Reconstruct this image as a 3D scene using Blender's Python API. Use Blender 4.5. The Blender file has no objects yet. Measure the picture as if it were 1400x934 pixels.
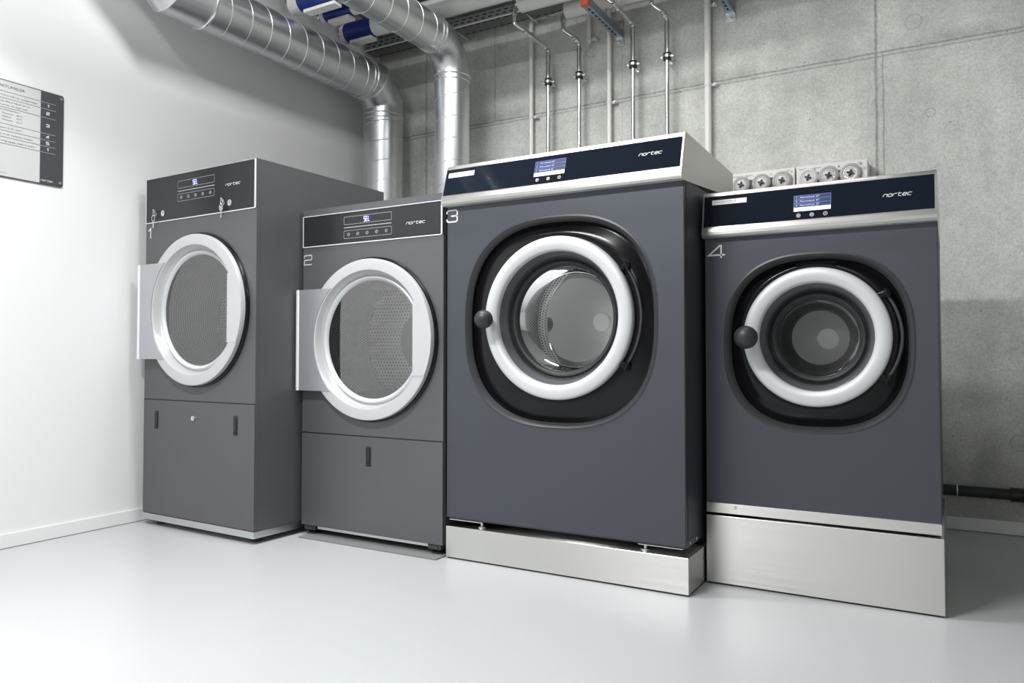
import bpy, bmesh, math, random
from mathutils import Vector, Matrix
random.seed(7)
PI = math.pi
COL = bpy.context.scene.collection
SC = bpy.context.scene

# ------------------------------------------------------------------ materials
def lin(c):
    return tuple(((v/255)/12.92 if v/255 <= .04045 else ((v/255+.055)/1.055)**2.4) for v in c) + (1,)

def new_mat(name):
    m = bpy.data.materials.new(name); m.use_nodes = True
    nt = m.node_tree; b = nt.nodes['Principled BSDF']
    return m, nt, b

def N(nt, typ, **kw):
    n = nt.nodes.new(typ)
    for k, v in kw.items():
        if k in n.inputs: n.inputs[k].default_value = v
        else: setattr(n, k, v)
    return n

def math_node(nt, op, a, b=None, c=None, clamp=False):
    n = nt.nodes.new('ShaderNodeMath'); n.operation = op; n.use_clamp = clamp
    for i, v in enumerate((a, b, c)):
        if v is None: continue
        if isinstance(v, (int, float)): n.inputs[i].default_value = v
        else: nt.links.new(v, n.inputs[i])
    return n.outputs[0]

def plain(name, rgb, rough=.5, metal=0., noise=0., nscale=30, bump=0., coat=0., spec=.5):
    m, nt, b = new_mat(name)
    c = rgb if len(rgb) == 4 else tuple(rgb)+(1,)
    b.inputs['Base Color'].default_value = c
    b.inputs['Roughness'].default_value = rough
    b.inputs['Metallic'].default_value = metal
    b.inputs['Coat Weight'].default_value = coat
    b.inputs['Coat Roughness'].default_value = .08
    b.inputs['Specular IOR Level'].default_value = spec
    tc = N(nt, 'ShaderNodeTexCoord')
    nz = N(nt, 'ShaderNodeTexNoise', Scale=nscale, Detail=4.)
    nt.links.new(tc.outputs['Object'], nz.inputs['Vector'])
    if noise:
        mr = N(nt, 'ShaderNodeMapRange'); mr.inputs[3].default_value = max(0, rough-noise); mr.inputs[4].default_value = min(1, rough+noise)
        nt.links.new(nz.outputs['Fac'], mr.inputs[0]); nt.links.new(mr.outputs[0], b.inputs['Roughness'])
    if bump:
        bp = N(nt, 'ShaderNodeBump', Strength=bump, Distance=.001)
        nt.links.new(nz.outputs['Fac'], bp.inputs['Height']); nt.links.new(bp.outputs[0], b.inputs['Normal'])
    return m

def brushed(name, rgb, rough=.3, scale=(2, 2, 300), aniso=.9, var=.08):
    m, nt, b = new_mat(name)
    tg = N(nt, 'ShaderNodeCombineXYZ'); tg.inputs[2].default_value = 1.; nt.links.new(tg.outputs[0], b.inputs['Tangent'])
    b.inputs['Base Color'].default_value = tuple(rgb)+(1,); b.inputs['Metallic'].default_value = 1
    b.inputs['Anisotropic'].default_value = aniso
    tc = N(nt, 'ShaderNodeTexCoord'); mp = N(nt, 'ShaderNodeMapping'); mp.inputs['Scale'].default_value = scale
    nz = N(nt, 'ShaderNodeTexNoise', Scale=1., Detail=6.)
    nt.links.new(tc.outputs['Object'], mp.inputs[0]); nt.links.new(mp.outputs[0], nz.inputs['Vector'])
    mr = N(nt, 'ShaderNodeMapRange'); mr.inputs[1].default_value = .3; mr.inputs[2].default_value = .7
    mr.inputs[3].default_value = rough-var/2; mr.inputs[4].default_value = rough+var/2
    nt.links.new(nz.outputs['Fac'], mr.inputs[0]); nt.links.new(mr.outputs[0], b.inputs['Roughness'])
    bp = N(nt, 'ShaderNodeBump', Strength=.06, Distance=.0005)
    nt.links.new(nz.outputs['Fac'], bp.inputs['Height']); nt.links.new(bp.outputs[0], b.inputs['Normal'])
    return m

def emit(name, rgb, s):
    m, nt, b = new_mat(name)
    b.inputs['Base Color'].default_value = tuple(rgb)+(1,); b.inputs['Emission Color'].default_value = tuple(rgb)+(1,)
    b.inputs['Emission Strength'].default_value = s; b.inputs['Roughness'].default_value = .3
    return m

def thin_glass(name, ior=1.6, tint=(.93, .95, .95), rough=.015):
    m, nt, b = new_mat(name); nt.nodes.remove(b)
    out = nt.nodes['Material Output']
    fr = N(nt, 'ShaderNodeFresnel', IOR=ior)
    tr = N(nt, 'ShaderNodeBsdfTransparent'); tr.inputs[0].default_value = tuple(tint)+(1,)
    gl = N(nt, 'ShaderNodeBsdfGlossy'); gl.inputs['Roughness'].default_value = rough; gl.inputs[0].default_value = (1, 1, 1, 1)
    mx = N(nt, 'ShaderNodeMixShader')
    nt.links.new(fr.outputs[0], mx.inputs[0]); nt.links.new(tr.outputs[0], mx.inputs[1]); nt.links.new(gl.outputs[0], mx.inputs[2])
    nt.links.new(mx.outputs[0], out.inputs[0])
    return m

def perforated(name, rgb=(.62, .63, .63), pitch=.0125, hole=.27, rough=.28):
    m, nt, b = new_mat(name)
    b.inputs['Metallic'].default_value = 1; b.inputs['Roughness'].default_value = rough
    uv = N(nt, 'ShaderNodeUVMap'); sp = N(nt, 'ShaderNodeSeparateXYZ'); nt.links.new(uv.outputs[0], sp.inputs[0])
    u = math_node(nt, 'DIVIDE', sp.outputs[0], pitch); v = math_node(nt, 'DIVIDE', sp.outputs[1], pitch)
    row = math_node(nt, 'FLOOR', v); sh = math_node(nt, 'MULTIPLY', math_node(nt, 'MODULO', row, 2.), .5)
    fu = math_node(nt, 'SUBTRACT', math_node(nt, 'FRACT', math_node(nt, 'ADD', u, sh)), .5)
    fv = math_node(nt, 'SUBTRACT', math_node(nt, 'FRACT', v), .5)
    d = math_node(nt, 'SQRT', math_node(nt, 'ADD', math_node(nt, 'MULTIPLY', fu, fu), math_node(nt, 'MULTIPLY', fv, fv)))
    h = math_node(nt, 'LESS_THAN', d, hole)
    mx = N(nt, 'ShaderNodeMix'); mx.data_type = 'RGBA'
    nt.links.new(h, mx.inputs['Factor']); mx.inputs['A'].default_value = tuple(rgb)+(1,); mx.inputs['B'].default_value = (.012, .012, .014, 1)
    nt.links.new(mx.outputs['Result'], b.inputs['Base Color'])
    nt.links.new(math_node(nt, 'SUBTRACT', 1., h), b.inputs['Metallic'])
    bp = N(nt, 'ShaderNodeBump', Strength=.5, Distance=.001); bp.invert = True
    nt.links.new(h, bp.inputs['Height']); nt.links.new(bp.outputs[0], b.inputs['Normal'])
    return m

def concrete():
    m, nt, b = new_mat('board-cast concrete')
    geo = N(nt, 'ShaderNodeNewGeometry'); pos = geo.outputs['Position']
    sp = N(nt, 'ShaderNodeSeparateXYZ'); nt.links.new(pos, sp.inputs[0]); X, Y, Z = sp.outputs
    def noise(scale, detail=5, vec=None, rough=.55):
        n = N(nt, 'ShaderNodeTexNoise', Scale=scale, Detail=float(detail), Roughness=rough)
        nt.links.new(vec if vec is not None else pos, n.inputs['Vector']); return n.outputs['Fac']
    mp = N(nt, 'ShaderNodeMapping'); mp.inputs['Scale'].default_value = (7, 7, .5); nt.links.new(pos, mp.inputs[0])
    mp2 = N(nt, 'ShaderNodeMapping'); mp2.inputs['Scale'].default_value = (2.2, 2.2, 1.1); nt.links.new(pos, mp2.inputs[0])
    big = noise(1.0, 6, mp2.outputs[0]); mid = noise(9, 8, rough=.65); fine = noise(120, 4, rough=.7); streak = noise(1., 6, mp.outputs[0])
    def ramp(f, a, bb, lo, hi):
        r = N(nt, 'ShaderNodeMapRange'); nt.links.new(f, r.inputs[0])
        for i, v in enumerate((a, bb, lo, hi)): r.inputs[i+1].default_value = v
        return r.outputs[0]
    val = ramp(big, .3, .7, .79, 1.15)
    val = math_node(nt, 'MULTIPLY', val, ramp(mid, .3, .7, .9, 1.08))
    val = math_node(nt, 'MULTIPLY', val, ramp(fine, .3, .7, .78, 1.16))
    val = math_node(nt, 'MULTIPLY', val, ramp(streak, .35, .65, .92, 1.05))
    # pores
    vo = N(nt, 'ShaderNodeTexVoronoi', Scale=16.); vo.inputs['Randomness'].default_value = 1.; nt.links.new(pos, vo.inputs['Vector'])
    sel = N(nt, 'ShaderNodeTexWhiteNoise'); nt.links.new(vo.outputs['Color'], sel.inputs['Vector'])
    rad = math_node(nt, 'MULTIPLY', math_node(nt, 'GREATER_THAN', sel.outputs['Value'], .72), math_node(nt, 'MULTIPLY', sel.outputs['Value'], .085))
    pore = math_node(nt, 'LESS_THAN', vo.outputs['Distance'], rad)
    val = math_node(nt, 'MULTIPLY', val, math_node(nt, 'SUBTRACT', 1., math_node(nt, 'MULTIPLY', pore, .45)))
    # formwork joints (thin grout lines, wobbling)
    wob = math_node(nt, 'MULTIPLY', math_node(nt, 'SUBTRACT', noise(14, 4), .5), .012)
    def line(axis, at, w, depth, limit=None):
        dd = math_node(nt, 'ABSOLUTE', math_node(nt, 'SUBTRACT', math_node(nt, 'ADD', axis, wob), at))
        l = ramp(dd, 0, w, depth, 0)
        if limit is not None: l = math_node(nt, 'MULTIPLY', l, limit)
        return l
    grit = ramp(noise(60, 3), .35, .6, .5, 1.)
    below = math_node(nt, 'LESS_THAN', Z, 2.25); above = math_node(nt, 'GREATER_THAN', Z, 2.25)
    lines = [line(Z, 2.256, .007, .6, grit), line(Z, 2.237, .006, .5, grit),
             line(X, -.292, .010, .6, grit), line(X, -.262, .006, .4, below),
             line(X, -2.98, .012, .5, grit), line(X, -2.45, .006, .35, above), line(X, -1.60, .003, .3)]
    tot = lines[0]
    for l in lines[1:]: tot = math_node(nt, 'MAXIMUM', tot, l)
    # stained, rougher band over the joint at the right and patchy darker band low down
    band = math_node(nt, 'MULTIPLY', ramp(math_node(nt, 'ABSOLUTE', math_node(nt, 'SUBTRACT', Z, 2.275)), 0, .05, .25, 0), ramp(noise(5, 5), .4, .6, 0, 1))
    low_dark = math_node(nt, 'MULTIPLY', ramp(Z, .55, .3, 0, .28), ramp(noise(6, 6), .35, .6, .2, 1))
    val = math_node(nt, 'MULTIPLY', val, math_node(nt, 'SUBTRACT', 1., band)); val = math_node(nt, 'MULTIPLY', val, math_node(nt, 'SUBTRACT', 1., low_dark))
    # rings of the filled tie holes
    for (cx, cz, r) in ((-.13, 2.375, .035), (-.065, 1.93, .02), (-2.40, 2.75, .04), (.262, .405, .035), (-2.78, 2.52, .035)):
        dx = math_node(nt, 'SUBTRACT', X, cx); dz = math_node(nt, 'SUBTRACT', Z, cz)
        dd = math_node(nt, 'SQRT', math_node(nt, 'ADD', math_node(nt, 'MULTIPLY', dx, dx), math_node(nt, 'MULTIPLY', dz, dz)))
        tot = math_node(nt, 'MAXIMUM', tot, ramp(math_node(nt, 'ABSOLUTE', math_node(nt, 'SUBTRACT', dd, r)), 0, .0025, .4, 0))
    # hairline scratches
    mp3 = N(nt, 'ShaderNodeMapping'); mp3.inputs['Rotation'].default_value = (0, .25, 0); mp3.inputs['Scale'].default_value = (.9, 1, 5); nt.links.new(pos, mp3.inputs[0])
    crack = noise(2.2, 3, mp3.outputs[0]); cl = ramp(math_node(nt, 'ABSOLUTE', math_node(nt, 'SUBTRACT', crack, .5)), 0, .0022, .28, 0)
    tot = math_node(nt, 'MAXIMUM', tot, math_node(nt, 'MULTIPLY', cl, ramp(noise(1.7, 3), .5, .56, 0, 1)))
    val = math_node(nt, 'MULTIPLY', val, math_node(nt, 'SUBTRACT', 1., tot))
    cmb = N(nt, 'ShaderNodeCombineXYZ')
    nt.links.new(math_node(nt, 'MULTIPLY', val, .66), cmb.inputs[0]); nt.links.new(math_node(nt, 'MULTIPLY', val, .67), cmb.inputs[1]); nt.links.new(math_node(nt, 'MULTIPLY', val, .63), cmb.inputs[2])
    nt.links.new(cmb.outputs[0], b.inputs['Base Color']); b.inputs['Roughness'].default_value = .82
    bp = N(nt, 'ShaderNodeBump', Strength=.5, Distance=.004)
    hgt = math_node(nt, 'SUBTRACT', math_node(nt, 'MULTIPLY', mid, .5), math_node(nt, 'ADD', tot, pore)); nt.links.new(hgt, bp.inputs['Height'])
    nt.links.new(bp.outputs[0], b.inputs['Normal'])
    return m

def floor_mat():
    m, nt, b = new_mat('light grey epoxy floor')
    geo = N(nt, 'ShaderNodeNewGeometry')
    n = N(nt, 'ShaderNodeTexNoise', Scale=1.3, Detail=4.); nt.links.new(geo.outputs['Position'], n.inputs['Vector'])
    n2 = N(nt, 'ShaderNodeTexNoise', Scale=260., Detail=2.); nt.links.new(geo.outputs['Position'], n2.inputs['Vector'])
    cr = N(nt, 'ShaderNodeValToRGB'); cr.color_ramp.elements[0].position = .3; cr.color_ramp.elements[1].position = .7
    cr.color_ramp.elements[0].color = (.47, .49, .495, 1); cr.color_ramp.elements[1].color = (.50, .515, .52, 1)
    nt.links.new(n.outputs['Fac'], cr.inputs[0]); nt.links.new(cr.outputs[0], b.inputs['Base Color'])
    b.inputs['Roughness'].default_value = .30; b.inputs['Specular IOR Level'].default_value = .5
    bp = N(nt, 'ShaderNodeBump', Strength=.05, Distance=.001); nt.links.new(n2.outputs['Fac'], bp.inputs['Height']); nt.links.new(bp.outputs[0], b.inputs['Normal'])
    return m

def galvanised(name, axis='z'):
    m, nt, b = new_mat(name)
    tc = N(nt, 'ShaderNodeTexCoord'); mp = N(nt, 'ShaderNodeMapping')
    mp.inputs['Scale'].default_value = {'z': (14, 14, 1.2), 'y': (14, 1.0, 14), 'x': (1.2, 14, 14)}[axis]
    nz = N(nt, 'ShaderNodeTexNoise', Scale=1., Detail=5.); sp = N(nt, 'ShaderNodeTexVoronoi', Scale=60.)
    nt.links.new(tc.outputs['Object'], mp.inputs[0]); nt.links.new(mp.outputs[0], nz.inputs['Vector']); nt.links.new(tc.outputs['Object'], sp.inputs['Vector'])
    mr = N(nt, 'ShaderNodeMapRange'); mr.inputs[1].default_value = .3; mr.inputs[2].default_value = .7; mr.inputs[3].default_value = .30; mr.inputs[4].default_value = .46
    nt.links.new(nz.outputs['Fac'], mr.inputs[0]); nt.links.new(mr.outputs[0], b.inputs['Roughness'])
    cr = N(nt, 'ShaderNodeValToRGB'); cr.color_ramp.elements[0].position = .3; cr.color_ramp.elements[1].position = .7
    cr.color_ramp.elements[0].color = (.60, .63, .64, 1); cr.color_ramp.elements[1].color = (.76, .78, .785, 1)
    nt.links.new(nz.outputs['Fac'], cr.inputs[0]); nt.links.new(cr.outputs[0], b.inputs['Base Color'])
    b.inputs['Metallic'].default_value = 1
    bp = N(nt, 'ShaderNodeBump', Strength=.12, Distance=.003); nt.links.new(nz.outputs['Fac'], bp.inputs['Height']); nt.links.new(bp.outputs[0], b.inputs['Normal'])
    return m

M = dict(
    body=plain('anthracite powder coat', (.128, .132, .139), .46, metal=.5, noise=.03, nscale=8),
    body_dark=plain('black plastic', (.012, .012, .013), .38),
    body_blue=plain('blue grey powder coat', (.082, .090, .105), .48, metal=.6, noise=.03, nscale=8),
    panel=plain('black control foil', (.018, .020, .022), .24, noise=.02, spec=.4),
    panel_navy=plain('dark navy glass panel', (.008, .012, .020), .05, spec=.25),
    white_print=plain('white print', (.80, .80, .80), .5),
    grey_print=plain('light grey print', (.42, .43, .44), .5),
    trim=plain('silver trim', (.86, .87, .88), .35, metal=.35),
    silver=plain('silver painted plastic', (.56, .575, .585), .36, metal=.25, noise=.03),
    silver_ring=plain('satin aluminium ring', (.66, .675, .685), .42, metal=.25, noise=.03),
    plate=plain('hinge plate metal', (.50, .52, .55), .36, metal=.7),
    chrome=plain('chrome', (.85, .86, .86), .12, metal=1),
    steel=brushed('brushed stainless steel', (.66, .655, .63), .38, (1.5, 1.5, 320)),
    steel_pipe=plain('stainless pipe', (.68, .68, .66), .18, metal=1),
    zinc=plain('zinc plated steel', (.62, .65, .66), .3, metal=1, noise=.08, nscale=20),
    gloss_black=plain('gloss black moulding', (.005, .005, .006), .2, spec=.3),
    lip=plain('dark grey moulding', (.045, .048, .053), .4),
    rubber=plain('black rubber', (.022, .023, .025), .55, bump=.3),
    knob=plain('soft black knob', (.028, .029, .031), .45),
    inner=plain('grey inner ring', (.10, .108, .118), .4),
    glass=thin_glass('door glass', 2.4, (.97, .98, .98)),
    bowl=thin_glass('door bowl glass', 1.22, (.93, .94, .94)),
    bowl_end=thin_glass('door bowl end glass', 2.0, (.96, .97, .97)),
    drum=perforated('perforated stainless drum', (.90, .91, .91), hole=.24, rough=.36),
    drum_back=perforated('perforated drum back', (.84, .85, .85), .016, .25, .4),
    drum_plain=brushed('plain drum steel', (.26, .26, .255), .45, (4, 4, 4), 0.),
    cap=plain('bright steel cap', (.92, .92, .88), .45),
    led=emit('led digits', (.55, .60, 1.), 2.2),
    led_back=emit('led window', (.015, .01, .09), 1.),
    scr_blue=emit('screen blue rows', (.004, .012, .060), 1.),
    scr_line=emit('screen lines', (.09, .13, .32), 1.),
    scr_white=emit('screen white row', (.75, .82, .95), 1.),
    scr_text=emit('screen lettering', (.33, .40, .66), 1.),
    scr_ink=plain('dark lettering', (.04, .04, .05), .5),
    sticker=plain('white sticker', (.80, .80, .82), .4),
    wall=plain('white painted plaster', (.80, .80, .80), .85, bump=.15, nscale=90),
    base=plain('white skirting paint', (.80, .80, .80), .5),
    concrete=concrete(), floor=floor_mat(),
    duct_z=galvanised('galvanised duct upright', 'z'), duct_y=galvanised('galvanised duct', 'y'),
    seam=plain('duct seam', (.80, .81, .81), .3, metal=.8),
    sleeve=plain('white pipe insulation', (.78, .78, .77), .45),
    blue=plain('blue pipe marker', (.008, .03, .20), .3),
    conduit=plain('white conduit', (.86, .85, .81), .45),
    tray=plain('grey cable tray', (.20, .205, .205), .5, metal=.4),
    tray_slot=plain('dark slot', (.01, .01, .01), .8),
    strut=plain('galvanised strut', (.30, .36, .40), .4, metal=.6),
    orange=plain('orange end cap', (.65, .13, .06), .5),
    pump_white=plain('white pump housing', (.74, .74, .71), .45),
    pump_head=plain('clear pump head', (.50, .50, .48), .38, metal=.15),
    yellow=plain('yellow warning triangle', (.50, .42, .03), .5),
    sign_face=plain('light grey sign face', (.60, .60, .60), .3),
    sign_band=plain('dark grey sign band', (.060, .066, .070), .3),
    ceiling_paint=plain('grey cast ceiling', (.30, .30, .29), .85, bump=.3, nscale=40),
    drum_mid=brushed('lighter drum steel', (.66, .66, .65), .45, (4, 4, 4), 0.),
    pad=plain('grey cement pad', (.20, .205, .205), .8, bump=.2),
)

# ------------------------------------------------------------------ mesh helpers
def finish(name, bm, mat, parent=None, loc=None, sharp=32, label=None):
    bmesh.ops.recalc_face_normals(bm, faces=bm.faces) if len(bm.faces) < 60000 else None
    me = bpy.data.meshes.new(name); bm.to_mesh(me); bm.free()
    for p in me.polygons: p.use_smooth = True
    me.set_sharp_from_angle(angle=math.radians(sharp))
    mats = mat if isinstance(mat, (list, tuple)) else [mat]
    for mm in mats: me.materials.append(M[mm] if isinstance(mm, str) else mm)
    o = bpy.data.objects.new(name, me); COL.objects.link(o)
    if parent: o.parent = parent
    if loc: o.location = loc
    if label: o['label'] = label
    if len(me.polygons) < 1500:
        wn = o.modifiers.new('weighted normals', 'WEIGHTED_NORMAL'); wn.keep_sharp = True; wn.weight = 50
    return o

def empty(name, label, cat, loc=(0, 0, 0), rot=0, group=None):
    o = bpy.data.objects.new(name, None); COL.objects.link(o); o.empty_display_size = .1
    o.location = loc; o.rotation_euler = (0, 0, rot); o['label'] = label; o['category'] = cat
    if group: o['group'] = group
    return o

def tag(o, label, cat, group=None):
    o['label'] = label; o['category'] = cat
    if group: o['group'] = group
    return o

def B(): return bmesh.new()

def box(bm, x0, x1, y0, y1, z0, z1, bev=0., mi=0, seg=2):
    vs = [bm.verts.new(p) for p in ((x0, y0, z0), (x1, y0, z0), (x1, y1, z0), (x0, y1, z0), (x0, y0, z1), (x1, y0, z1), (x1, y1, z1), (x0, y1, z1))]
    fs = [bm.faces.new([vs[i] for i in q]) for q in ((0, 3, 2, 1), (4, 5, 6, 7), (0, 1, 5, 4), (1, 2, 6, 5), (2, 3, 7, 6), (3, 0, 4, 7))]
    for f in fs: f.material_index = mi
    if bev:
        es = list({e for f in fs for e in f.edges})
        r = bmesh.ops.bevel(bm, geom=es, offset=bev, segments=seg, affect='EDGES', profile=.5)
        for f in r['faces']: f.material_index = mi
    return vs

def lathe(bm, cx, cz, prof, n=96, closed=False, mi=0, uv=None):
    """revolve (r, y) pairs round the axis along Y through (cx, cz)"""
    rings = []
    for r, y in prof:
        if r < 1e-6: rings.append([bm.verts.new((cx, y, cz))])
        else: rings.append([bm.verts.new((cx+r*math.cos(2*PI*i/n), y, cz+r*math.sin(2*PI*i/n))) for i in range(n)])
    pr = list(zip(range(len(rings)), list(range(1, len(rings)))+[0])) if closed else [(i, i+1) for i in range(len(rings)-1)]
    L = bm.loops.layers.uv.verify() if uv else None
    s = 0.
    for a, b in pr:
        A, Bq = rings[a], rings[b]; (r0, y0), (r1, y1) = prof[a], prof[b]
        ds = math.hypot(r1-r0, y1-y0)
        for i in range(n):
            j = (i+1) % n
            if len(A) == 1 and len(Bq) == 1: continue
            if len(A) == 1: f = bm.faces.new((A[0], Bq[i], Bq[j])); 
            elif len(Bq) == 1: f = bm.faces.new((A[i], A[j], Bq[0]))
            else: f = bm.faces.new((A[i], A[j], Bq[j], Bq[i]))
            f.material_index = mi
            if uv == 'wrap':
                R = max(r0, r1)
                for lp in f.loops:
                    vv = lp.vert.co; t = 0 if lp.vert in A else 1
                    k = i if lp.vert in (A[i % len(A)], Bq[i % len(Bq)]) else i+1
                    lp[L].uv = (2*PI*R*k/n, s+ds*t)
            elif uv == 'flat':
                for lp in f.loops: lp[L].uv = (lp.vert.co.x, lp.vert.co.z)
        s += ds

def cyl(bm, p0, p1, r0, r1=None, n=24, caps=True, mi=0):
    p0, p1 = Vector(p0), Vector(p1); r1 = r0 if r1 is None else r1
    t = (p1-p0).normalized(); u = t.orthogonal().normalized(); v = t.cross(u)
    A = [bm.verts.new(p0+(u*math.cos(2*PI*i/n)+v*math.sin(2*PI*i/n))*r0) for i in range(n)]
    C = [bm.verts.new(p1+(u*math.cos(2*PI*i/n)+v*math.sin(2*PI*i/n))*r1) for i in range(n)]
    fs = [bm.faces.new((A[i], A[(i+1) % n], C[(i+1) % n], C[i])) for i in range(n)]
    if caps: fs += [bm.faces.new(A[::-1]), bm.faces.new(C)]
    for f in fs: f.material_index = mi

def sweep(bm, pts, r, n=24, caps=True, mi=0):
    """tube of radius r along pts with mitred joints"""
    P = [Vector(p) for p in pts]; T = [(P[i+1]-P[i]).normalized() for i in range(len(P)-1)]
    u = T[0].orthogonal().normalized(); rings = []
    for i, p in enumerate(P):
        if i == 0: t = T[0]; cut = t
        elif i == len(P)-1: t = T[-1]; cut = t
        else:
            t = T[i-1]; cut = (T[i-1]+T[i]).normalized()
        v = t.cross(u).normalized()
        ring = []
        for k in range(n):
            d = (u*math.cos(2*PI*k/n)+v*math.sin(2*PI*k/n))*(r[i] if isinstance(r, list) else r)
            ring.append(bm.verts.new(p+d-t*(d.dot(cut)/t.dot(cut))))
        rings.append(ring)
        if 0 < i < len(P)-1:
            q = T[i-1].rotation_difference(T[i]); u = (q @ u).normalized()
    fs = []
    for a, b in zip(rings, rings[1:]):
        for k in range(n): fs.append(bm.faces.new((a[k], a[(k+1) % n], b[(k+1) % n], b[k])))
    if caps: fs += [bm.faces.new(rings[0][::-1]), bm.faces.new(rings[-1])]
    for f in fs: f.material_index = mi

def torus(bm, c, axis, R, r, n=48, m=10, mi=0, a0=0., a1=2*PI):
    c, t = Vector(c), Vector(axis).normalized(); u = t.orthogonal().normalized(); v = t.cross(u)
    full = abs(a1-a0-2*PI) < 1e-6; cnt = n if full else n+1; rings = []
    for i in range(cnt):
        a = a0+(a1-a0)*i/n; d = u*math.cos(a)+v*math.sin(a)
        rings.append([bm.verts.new(c+d*(R+r*math.cos(2*PI*k/m))+t*r*math.sin(2*PI*k/m)) for k in range(m)])
    for i in range(n):
        a, b = rings[i], rings[(i+1) % cnt]
        for k in range(m):
            f = bm.faces.new((a[k], a[(k+1) % m], b[(k+1) % m], b[k])); f.material_index = mi

def sphere(bm, c, r, seg=32, mi=0, scale=(1, 1, 1)):
    res = bmesh.ops.create_uvsphere(bm, u_segments=seg, v_segments=seg//2, radius=r)
    for v in res['verts']: v.co = Vector((v.co.x*scale[0], v.co.y*scale[1], v.co.z*scale[2]))+Vector(c)
    for f in {f for v in res['verts'] for f in v.link_faces}: f.material_index = mi

def arc_path(p0, corner, p1, R, n=8):
    """points of a rounded corner between p0-corner-p1"""
    p0, c, p1 = Vector(p0), Vector(corner), Vector(p1); a = (p0-c).normalized(); b = (p1-c).normalized()
    ang = a.angle(b); d = R/math.tan(ang/2); s = c+a*d; e = c+b*d; ctr = c+(a+b).normalized()*(R/math.sin(ang/2))
    out = []
    s0, e0 = s-ctr, e-ctr; om = PI-ang
    for i in range(n+1):
        k = i/n; out.append(ctr+s0*(math.sin((1-k)*om)/math.sin(om))+e0*(math.sin(k*om)/math.sin(om)))
    return out

def poly_path(pts, R, n=8):
    out = [Vector(pts[0])]
    for i in range(1, len(pts)-1): out += arc_path(pts[i-1], pts[i], pts[i+1], R, n)
    return out+[Vector(pts[-1])]

def strokes(bm, lines, ox, oz, w, h, th, y, slant=0., depth=.0006, mi=0):
    """flat ribbons in the x-z plane at depth y; lines are polylines in unit coordinates"""
    for ln in lines:
        closed = ln[0] == ln[-1] and len(ln) > 2
        P = [Vector((ox+(px+slant*pz)*w, oz+pz*h)) for px, pz in (ln[:-1] if closed else ln)]
        n = len(P); L, R = [], []
        for i in range(n):
            if closed: a, b = P[i-1], P[(i+1) % n]
            else: a, b = P[max(i-1, 0)], P[min(i+1, n-1)]
            d0 = (P[i]-a).normalized() if (P[i]-a).length > 1e-9 else (b-P[i]).normalized()
            d1 = (b-P[i]).normalized() if (b-P[i]).length > 1e-9 else d0
            t = (d0+d1); t = t.normalized() if t.length > 1e-6 else d0
            nn = Vector((-t.y, t.x)); k = max(.35, nn.dot(Vector((-d1.y, d1.x))))
            off = nn*(th/2/k)
            L.append(P[i]+off); R.append(P[i]-off)
        VL = [bm.verts.new((p.x, y-depth, p.y)) for p in L]; VR = [bm.verts.new((p.x, y-depth, p.y)) for p in R]
        for i in range(n if closed else n-1):
            j = (i+1) % n
            f = bm.faces.new((VL[i], VL[j], VR[j], VR[i])); f.material_index = mi

DIG = {
 '1': [[(.30, .74), (.72, 1), (.72, 0)]],
 '2': [[(0, .72), (0, .87), (.06, .96), (.16, 1), (.84, 1), (.94, .96), (1, .87), (1, .64), (.94, .55), (.84, .51), (.16, .49), (.06, .45), (0, .36), (0, 0), (1, 0)]],
 '3': [[(0, .74), (0, .87), (.06, .96), (.16, 1), (.84, 1), (.94, .96), (1, .87), (1, .64), (.94, .55), (.84, .51), (.40, .51)],
       [(.84, .51), (.94, .47), (1, .38), (1, .13), (.94, .04), (.84, 0), (.16, 0), (.06, .04), (0, .13), (0, .27)]],
 '4': [[(1.05, .24), (0, .24), (.72, 1), (.8, 1), (.8, 0)]],
 '5': [[(1, 1), (0, 1), (0, .55), (.85, .55), (1, .45), (1, .12), (.85, 0), (0, 0)]],
}
LOGO = {
 'n': [[(0, 0), (0, .55), (.22, 1), (.80, 1), (1, .8), (1, 0)]],
 'o': [[(.2, 0), (.8, 0), (1, .25), (1, .75), (.8, 1), (.2, 1), (0, .75), (0, .25), (.2, 0)]],
 'r': [[(0, 0), (0, .55), (.22, 1), (1, 1)]],
 't': [[(.2, 1.35), (.2, .25), (.4, 0), (1, 0)], [(0, 1), (.9, 1)]],
 'e': [[(1, 0), (.2, 0), (0, .25), (0, .75), (.2, 1), (.8, 1), (1, .78), (1, .5), (0, .5)]],
 'c': [[(1, 1), (.2, 1), (0, .75), (0, .25), (.2, 0), (1, 0)]],
}
def logo(parent, x0, z0, w, h, y, name='logo'):
    bm = B(); step = w/6.55
    for i, ch in enumerate('nortec'):
        strokes(bm, LOGO[ch], x0+i*step*1.1, z0, step*.86, h, h*.20, y, slant=.25)
    return finish(name, bm, 'white_print', parent)

def text_mesh(name, s, size, mat, parent, loc, rot, extr=.0003, sx=1., align='LEFT'):
    cu = bpy.data.curves.new(name, 'FONT'); cu.body = s; cu.size = size; cu.align_x = align; cu.resolution_u = 2
    t = bpy.data.objects.new(name+'_tmp', cu); COL.objects.link(t)
    dg = bpy.context.evaluated_depsgraph_get(); dg.update()
    me = bpy.data.meshes.new_from_object(t.evaluated_get(dg)); bpy.data.objects.remove(t); bpy.data.curves.remove(cu)
    for v in me.vertices: v.co.x *= sx
    me.materials.clear(); me.materials.append(M[mat])
    o = bpy.data.objects.new(name, me); COL.objects.link(o); o.location = loc; o.rotation_euler = rot
    if parent: o.parent = parent
    return o

def superellipse(cx, cz, a, b, e, n=128):
    out = []
    for i in range(n):
        t = 2*PI*i/n; c, s = math.cos(t), math.sin(t)
        out.append((cx+a*math.copysign(abs(c)**(2/e), c), cz+b*math.copysign(abs(s)**(2/e), s)))
    return out

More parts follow.
